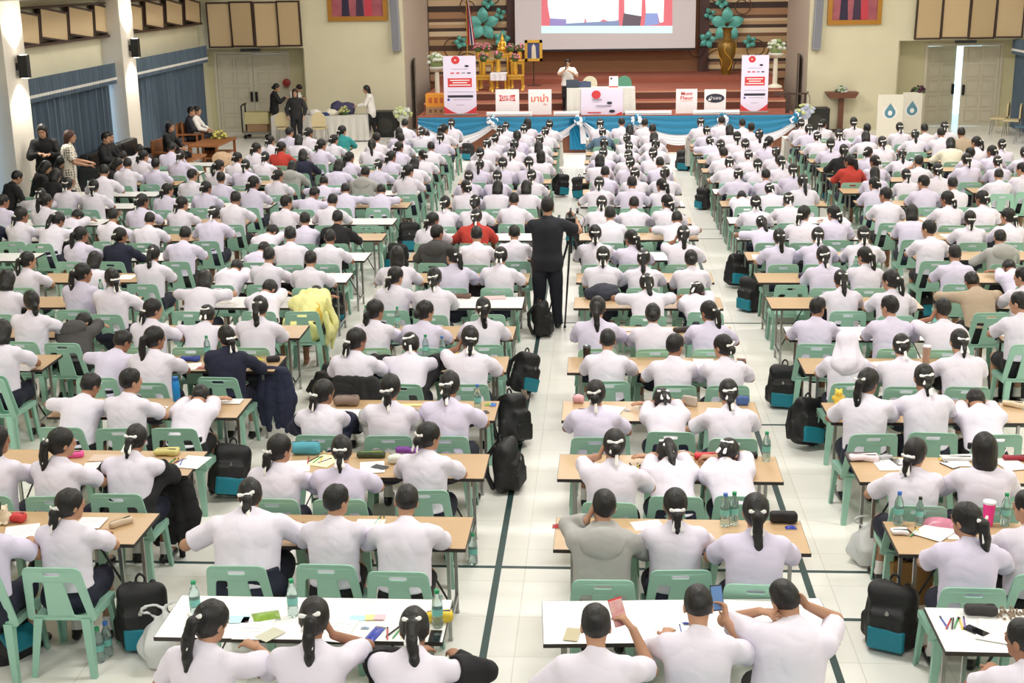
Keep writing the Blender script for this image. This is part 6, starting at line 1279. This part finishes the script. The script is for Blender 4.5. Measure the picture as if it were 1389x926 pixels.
sheet(955, 492); pouch(999, 492, .19, .12, .03, (112, 70, 52), 'brown leather wallet'); sheet(857, 447, .26, .14, 10, (236, 200, 206), 'pink folded paper'); phone(839, 452, 30); pouch(925, 450, .2, .09, .06, (60, 56, 54), 'dark grey pencil case', 20); sheet(903, 447, .14, .18, 0, (240, 206, 210), 'pink sheet'); phone(909, 455, 60)
pouch(286, 711, .2, .09, .05, (40, 44, 66), 'dark dotted glasses case', 35); pens(515, 706, 2, 3); sheet(500, 716); pouch(418, 610, .26, .11, .11, (80, 160, 178), 'teal printed pencil case', 5); packet(440, 614, .04, .04, (220, 200, 160), 'cream eraser', 0, .03, 'eraser'); pens(430, 624, 5, 1, .07); sheet(404, 632, .2, .26, 10); sheet(440, 625, .2, .26, -20, (236, 240, 190), 'pale yellow sheet'); pouch(503, 620, .24, .07, .05, (54, 66, 40), 'dark green pencil case', 5, (150, 190, 60)); sheet(505, 634, .2, .26, 10); sheet(515, 634, .13, .09, -25, (70, 72, 78), 'dark grey card'); pouch(540, 628, .16, .10, .08, (220, 226, 216), 'white box with teal print'); pouch(553, 615, .2, .08, .07, (120, 60, 150), 'purple pencil case', -8)
pouch(470, 549, .24, .13, .09, (130, 110, 98), 'brown cat-eared pencil case'); phone(492, 557, 90, (60, 60, 62), 'grey gadget'); pens(508, 557, 4, 4); sheet(472, 561, .26, .22); sheet(557, 562, .3, .26, 3); phone(652, 560, -65, (70, 50, 44), 'brown phone'); packet(663, 549, .08, .05, (170, 200, 90), 'green sweet packet'); packet(670, 549, .06, .09, (80, 130, 210), 'blue sweet packet'); sheet(560, 549, .26, .05, 2, (240, 214, 150), 'yellow ruler')
pouch(620, 482, .15, .1, .05, (230, 206, 70), 'yellow crumpled pouch'); pouch(601, 488, .2, .1, .03, (150, 200, 170), 'mint green pouch'); pouch(628, 400, .22, .09, .05, (112, 84, 74), 'brown open pencil case'); sheet(672, 402, .26, .18, 8, (240, 190, 190), 'pink sheet')
sheet(30, 722, .24, .26, 20); sheet(123, 710, .2, .2); pouch(164, 712, .19, .06, .05, (206, 188, 164), 'beige pencil case', 50); pouch(25, 707, .12, .1, .07, (200, 60, 60), 'red soft pouch'); pouch(95, 620, .22, .07, .05, (232, 90, 160), 'pink pencil case', 15); sheet(130, 634, .2, .26, 15); sheet(142, 621, .24, .16, 0, (206, 186, 170), 'beige folded sheet'); sheet(262, 627, .22, .28, -10); pens(240, 626, 4, 3); pouch(226, 616, .2, .12, .05, (200, 190, 120), 'yellowish food tray'); sheet(217, 555, .12, .16); packet(74, 555, .06, .05, (210, 220, 70), 'lime green packet'); sheet(314, 545, .2, .15)
x, y, at = D(240, 543); t = tag(empty('tumbler', (x, y, ZT)), lab('tall blue plastic bottle', at), 'bottle'); MB().lathe([(.034, 0), (.036, .01), (.036, .19), (.03, .2)], n=18).out('body', mat('blue_bottle', (20, 130, 200), .35), t, smooth=True); MB().lathe([(.031, .2), (.031, .235), (.02, .24)], n=18).out('lid', mat('blue_lid', (16, 100, 170), .4), t, smooth=True)
pouch(258, 489, .2, .09, .05, (50, 70, 150), 'blue pencil case'); sheet(256, 497, .26, .24, 15); packet(275, 499, .12, .09, (206, 110, 100), 'red and white packet'); sheet(222, 500, .2, .24); packet(351, 488, .1, .06, (230, 220, 90), 'yellow packet'); pouch(371, 490, .14, .1, .06, (34, 32, 36), 'black pouch', 20); sheet(31, 499, .26, .22, -5); pouch(31, 443, .2, .12, .09, (104, 66, 110), 'purple pencil case'); phone(113, 451, 90, (40, 36, 34), 'pair of dark glasses folded')
pens(1295, 846, 6, 0, .05); pouch(1329, 833, .2, .08, .07, (54, 50, 50), 'dark grey pencil case'); phone(1324, 856, 40); sheet(1356, 858, .26, .28, -20)
x, y, at = D(1368, 833); t = MB(); kk = random.Random(5)
for i in range(60): t.ball((kk.gauss(0, .045), kk.gauss(0, .03), .008+.010*(i % 3 == 0)), .008, 6)
o = t.out('bead_chain', mat('beads', (150, 130, 110), .4)); o.location = (x, y, ZT); tag(o, lab('heap of beaded chain', at), 'chain')
bottle(*D(1243, 705)[:2], ZT, lab('short dark bottle', D(1243, 705)[2]), M_DARK, .95); packet(1268, 697, .24, .16, (236, 150, 176), 'pink and yellow pouch', -20, .05); sheet(1268, 722, .22, .28, -40); pens(1240, 722, 3, 2); pouch(1221, 723, .12, .1, .03, (226, 224, 226), 'clear white box'); sheet(1300, 720)
x, y, at = D(1335, 705); t = tag(empty('tumbler', (x, y, ZT)), lab('pink see-through tumbler', at), 'tumbler'); MB().lathe([(.034, 0), (.044, .16), (.044, .17)], n=18).out('body', mat('pink_tumbler', (236, 60, 150), .2), t, smooth=True); MB().lathe([(.046, .17), (.046, .185)], n=18).out('lid', M_SWAG, t)
pouch(1165, 614, .26, .16, .03, (80, 70, 70), 'dark tray with red rim', 0, (200, 40, 50)); pouch(1171, 624, .24, .10, .05, (230, 214, 220), 'pinkish white case'); pouch(1197, 616, .12, .07, .04, (190, 190, 194), 'grey mouse-shaped pouch', 20); phone(1218, 627, 15); sheet(1209, 630, .26, .26, 5); pouch(1291, 613, .26, .1, .03, (216, 216, 218), 'clear stationery tray'); sheet(1296, 625, .2, .26); pouch(1371, 611, .26, .08, .04, (150, 40, 56), 'dark red pencil case'); sheet(1371, 630, .2, .26, 15); packet(1278, 618, .1, .05, (230, 200, 60), 'yellow tape'); phone(1288, 631, 30, (60, 90, 150), 'blue-screened phone')
sheet(1217, 545, .2, .2); pouch(1375, 551, .19, .09, .05, (222, 204, 176), 'cream pencil case', -30); pouch(1093, 377, .2, .1, .07, (70, 60, 90), 'dark purple pouch')
for px, py, lb, c in ((1256, 492, 'tall tan tumbler', (170, 140, 124)), (796, 492, 'tall cup of dark drink with lid', (54, 40, 36))):
    x, y, at = D(px, py); t = tag(empty('tumbler', (x, y, ZT)), lab(lb, at), 'tumbler'); MB().lathe([(.034, 0), (.04, .15), (.04, .17)], n=18).out('body', mat('cup%d' % c[0], c, .25), t, smooth=True); MB().lathe([(.042, .17), (.04, .185), (.02, .19)], n=18).out('lid', M_SWAG if c[0] > 100 else M_PET, t)
def chick(px, py, label, col, z=.752):
    p = atz(px, py, z)
    if z > .5: p.x, p.y, _ = D(px, py)
    S_ = SDF((-.1, -.1, -.005), (.1, .1, .2), .006); S_.ell((0, 0, .05), (.045, .04, .05)); S_.ell((0, -.01, .11), (.035, .035, .033)); 
    for q in (-1, 1): S_.ell((q*.045, 0, .06), (.015, .012, .025), k=.01); S_.ell((q*.02, -.035, .012), (.018, .025, .012), k=.01); S_.ell((q*.025, 0, .14), (.012, .01, .012), k=.006)
    me = S_.mesh('plush_toy', .5); o = link('plush_toy', me, None, (p.x, p.y, z), m=mat('plush%d' % col[0], col, .9)); tag(o, label, 'soft toy'); MB().ball((-.013, -.042, .118), .004, 6).ball((.013, -.042, .118), .004, 6).out('eyes', M_EYE, o)
chick(1133, 541, 'yellow soft toy chick at left end of fourth row desk, mid-right', (236, 206, 90)); chick(7, 709, 'white soft toy at left edge, second row', (230, 216, 190)); chick(711, 545, 'small grey teddy bear lying at the bag in the aisle', (150, 136, 120), 0); chick(892, 688, 'orange soft toy hanging under the third row desk', (206, 130, 70), 0)
# papers further back, one to each taken seat or so
for (b, k, s), p in SEATS.items():
    if k >= 4 and rs.random() < (.6 if k < 12 else .35) and (b, k) in DESK:
        x = max(BLK[b][0]+.12, min(BLK[b][0]+TW-.12, p['x']+rs.uniform(-.2, .2))); y = YK[k]+rs.uniform(.2, .4); o = MB().box((-.105, -.14, 0), (.105, .14, .0015)).out('paper_sheet', M_PAPER); o.location = (x, y, ZT); o.rotation_euler = (0, 0, rs.uniform(-.4, .4)); tag(o, lab('sheet of white paper', 'before '+where(b, k, s).replace(' from camera', '')), 'paper', 'papers on the desks')
        if k < 9 and rs.random() < .25: xb = max(BLK[b][0]+.05, min(BLK[b][0]+TW-.05, x+.2)); bottle(xb, YK[k]+.48, ZT, lab('clear water bottle', 'before '+where(b, k, s).replace(' from camera', '')), rs.choice([None, M_CAPB]), 1.1)
# held things, garments, floor things
def front(code): return [p for p in SEATS.values() if p['code'].endswith(':'+code)][0]
f = front('4'); J = J_('p4'); w = Vector(J['wr'][1]+J['hd'][1]*.11)*1.03; t = tag(empty('snack_packet', (f['x']+w.x-.02, f['y']+w.y+.02, w.z), .5), 'red snack packet held up by the crop-haired boy', 'packet'); t.rotation_euler = (R(60), 0, R(35)); MB().box((-.045, -.075, -.006), (.045, .075, .006), bev=.004).out('wrapper', mat('red_wrapper', (206, 50, 70), .3, var=.5, scale=18, col2=(226, 220, 214)), t); MB().box((-.045, .075, -.002), (.045, .085, .002)).out('seal', M_RED, t)
f = front('5'); J = J_('p5'); w = Vector(J['wr'][1]+J['hd'][1]*.10)*1.03; t = tag(empty('phone', (f['x']+w.x-.03, f['y']+w.y+.02, w.z+.03)), 'phone held by the boy at the white front desk', 'phone'); t.rotation_euler = (R(65), 0, R(15)); MB().box((-.037, -.075, -.004), (.037, .075, .004), bev=.003).out('body', M_DARK, t); MB().box((-.033, -.068, .004), (.033, .068, .0046)).out('screen', mat('lit_screen', (90, 120, 160), .2, emit=.5), t)
if True:   # yellow blanket over a sleeping student
    y_ = [p for p in SEATS.values() if p['code'].endswith(':Y') and p['pose'] in ('d', 'dr')]
    if y_:
        p = y_[0]; J = J_(p['pose']); S_ = SDF((-.6, -.5, .1), (.6, .9, 1.2), .011); torso(S_, J, .045, .05); S_.ell(J['head']-J['sp']*.05, (.115, .12, .12), k=.06); S_.seg(J['sh'][0], J['el'][0], .09, .085, .05); S_.seg(J['sh'][1], J['el'][1], .09, .085, .05); S_.chain([(.26, .12, .86), (.33, .10, .62), (.30, .06, .34)], [.07, .10, .03], .05, flat=((1, .2, 0), 2.6)); S_.chain([(.24, -.02, .72), (.30, -.04, .55), (.26, -.06, .42)], [.06, .08, .04], .05, flat=((1, .1, 0), 2.4)); S_.chain([(-.2, -.04, .66), (-.22, -.08, .52)], [.05, .06], .04)
        zz = S_.lo[2]+S_.h*np.arange(S_.n[2]); S_.F = np.maximum(S_.F, (.50-zz)[None, None, :]) if False else S_.F; me = S_.mesh('blanket', .4, .005, 11, fold=.010); o = link('blanket', me, None, (p['x'], p['y'], 0), m=mat('pale_yellow_blanket', (236, 232, 160), .85, bump=.4, bscale=10)); tag(o, 'pale yellow blanket covering a sleeping student', 'blanket')
def garment(px, py, z, s, col, label, w=.2, L=.5):
    p = atz(px, py, z); S_ = SDF((-.4, -.2, -.75), (.4, .2, .14), .010); kk = random.Random(int(px))
    S_.seg((-w*.85, 0, .03), (w*.85, 0, .03), .04, .035, .02)
    for i in range(5):
        x = (i/4-.5)*2*w; l = L*kk.uniform(.75, 1.05); S_.chain([(x*.8, -.02, .02), (x, -.055-.02*(i % 2), -l*.5), (x*1.02+kk.uniform(-.03, .03), -.06, -l)], [w*.3, w*.32, w*.2], .02, flat=((0, 1, 0), 1.6)); S_.seg((x*.8, .02, .02), (x, .05, -l*.45), w*.28, w*.25, .02, flat=((0, 1, 0), 1.8))
    for q in (-1, 1): S_.chain([(q*w*.9, 0, .0), (q*(w+.05), -.03, -L*.45), (q*(w+.01), -.05, -L*.85)], [.05, .045, .035], .02)
    o = link('jacket', S_.mesh('jacket', .4, .004, 14, fold=.008), None, (p.x, p.y, z), m=mat('garment%d' % col[0], col, .85, bump=.4, bscale=12)); o.scale = (s, s, s); tag(o, label, 'jacket')
garment(482, 520, .86, 1.0, (30, 30, 31), 'black jacket over a chair back, fifth row, centre-left', .19, .36); garment(232, 655, .66, 1.0, (28, 27, 29), 'black jacket hanging at the third row, mid-left right end', .13, .58); garment(372, 505, .70, 1.0, (38, 42, 66), 'navy jacket hanging beside the fifth row, mid-left', .12, .62); garment(1275, 340, .86, 1.0, (31, 31, 33), 'black jacket over a chair back in the outer-right column', .19, .36)
lump('folded_jacket', *D(822, 404)[:2], ZT, .21, (36, 40, 56), 'folded navy jacket on the seventh row desk, centre-right', 'jacket', 29, .42); lump('white_cap', *D(297, 322)[:2], ZT, .12, (236, 228, 206), 'white cap lying on a desk in the outer-left column', 'cap', 22, .8)
M_POLY = mat('white_polythene', (232, 234, 234), .35, alpha=.85)
for px, py, r, lb in ((228, 898, .22, 'white plastic bag on the floor left of front desk'), (1178, 762, .20, 'white plastic bag on the floor at the right third row'), (482, 398, .14, 'clear plastic bag on the floor in the left-centre aisle')):
    p = atz(px, py, 0); S_ = SDF((-r*1.4, -r*1.4, -.01), (r*1.4, r*1.4, r*2.4), r/11); S_.ell((0, 0, r*.62), (r*.9, r*.75, r*.7), k=0); S_.seg((0, 0, r), (r*.1, 0, r*1.5), r*.5, r*.25, r*.3); S_.torus((-r*.25, 0, r*1.75), (0, 1, .2), r*.28, r*.06, r*.1); S_.torus((r*.35, 0, r*1.75), (0, 1, -.2), r*.28, r*.06, r*.1)
    me = S_.mesh('plastic_bag', .5, r*.03, 5/r)
    for v in me.vertices: v.co.z = max(.0, v.co.z)
    tag(link('plastic_bag', me, None, (p.x, p.y, 0), m=M_POLY), lb, 'plastic bag')
for px, py, cap, lb in ((136, 897, None, 'water bottle with green cap on floor near left backpack'), (147, 889, M_CAPB, 'water bottle with blue cap on floor near left backpack'), (642, 764, None, 'water bottle with green cap on floor at second row end'), (668, 432, None, 'water bottle on floor in the left-centre aisle')): p = atz(px, py, 0); bottle(p.x, p.y, 0, lb, cap, 1.2)
p = atz(1236, 822, 0); t = tag(empty('shopping_bag', (p.x, p.y, 0), R(15)), 'brown paper shopping bag on floor under the right second desk', 'bag'); b = MB(); b.prism([(-.16, 0), (.16, 0), (.17, .36), (-.17, .36)], .14); b.out('bag', mat('kraft_brown', (150, 112, 60), .7, bump=.3, bscale=12), t)
for y_ in (0.01, .13): MB().path([Vector((-.06, y_, .36)), Vector((-.05, y_, .46)), Vector((.05, y_, .46)), Vector((.06, y_, .36))], .005, 6).out('handle', M_FRAME, t)
# lace cloths on the desks nearest the stage
for b in ('LC', 'M', 'RC', 'RR'):
    if (b, 18) in DESK: drape('tablecloth', TW+.01, TD+.01, .62, .751, 'white cloth on the desk nearest the stage, %s column' % BLK[b][3], (BLK[b][0]+TW/2, YK[18]+TD/2, 0), .02, 34, grp='cloths on the nearest stage desks')
bpy.data.scenes.remove(_TMP)
bpy.context.view_layer.update()
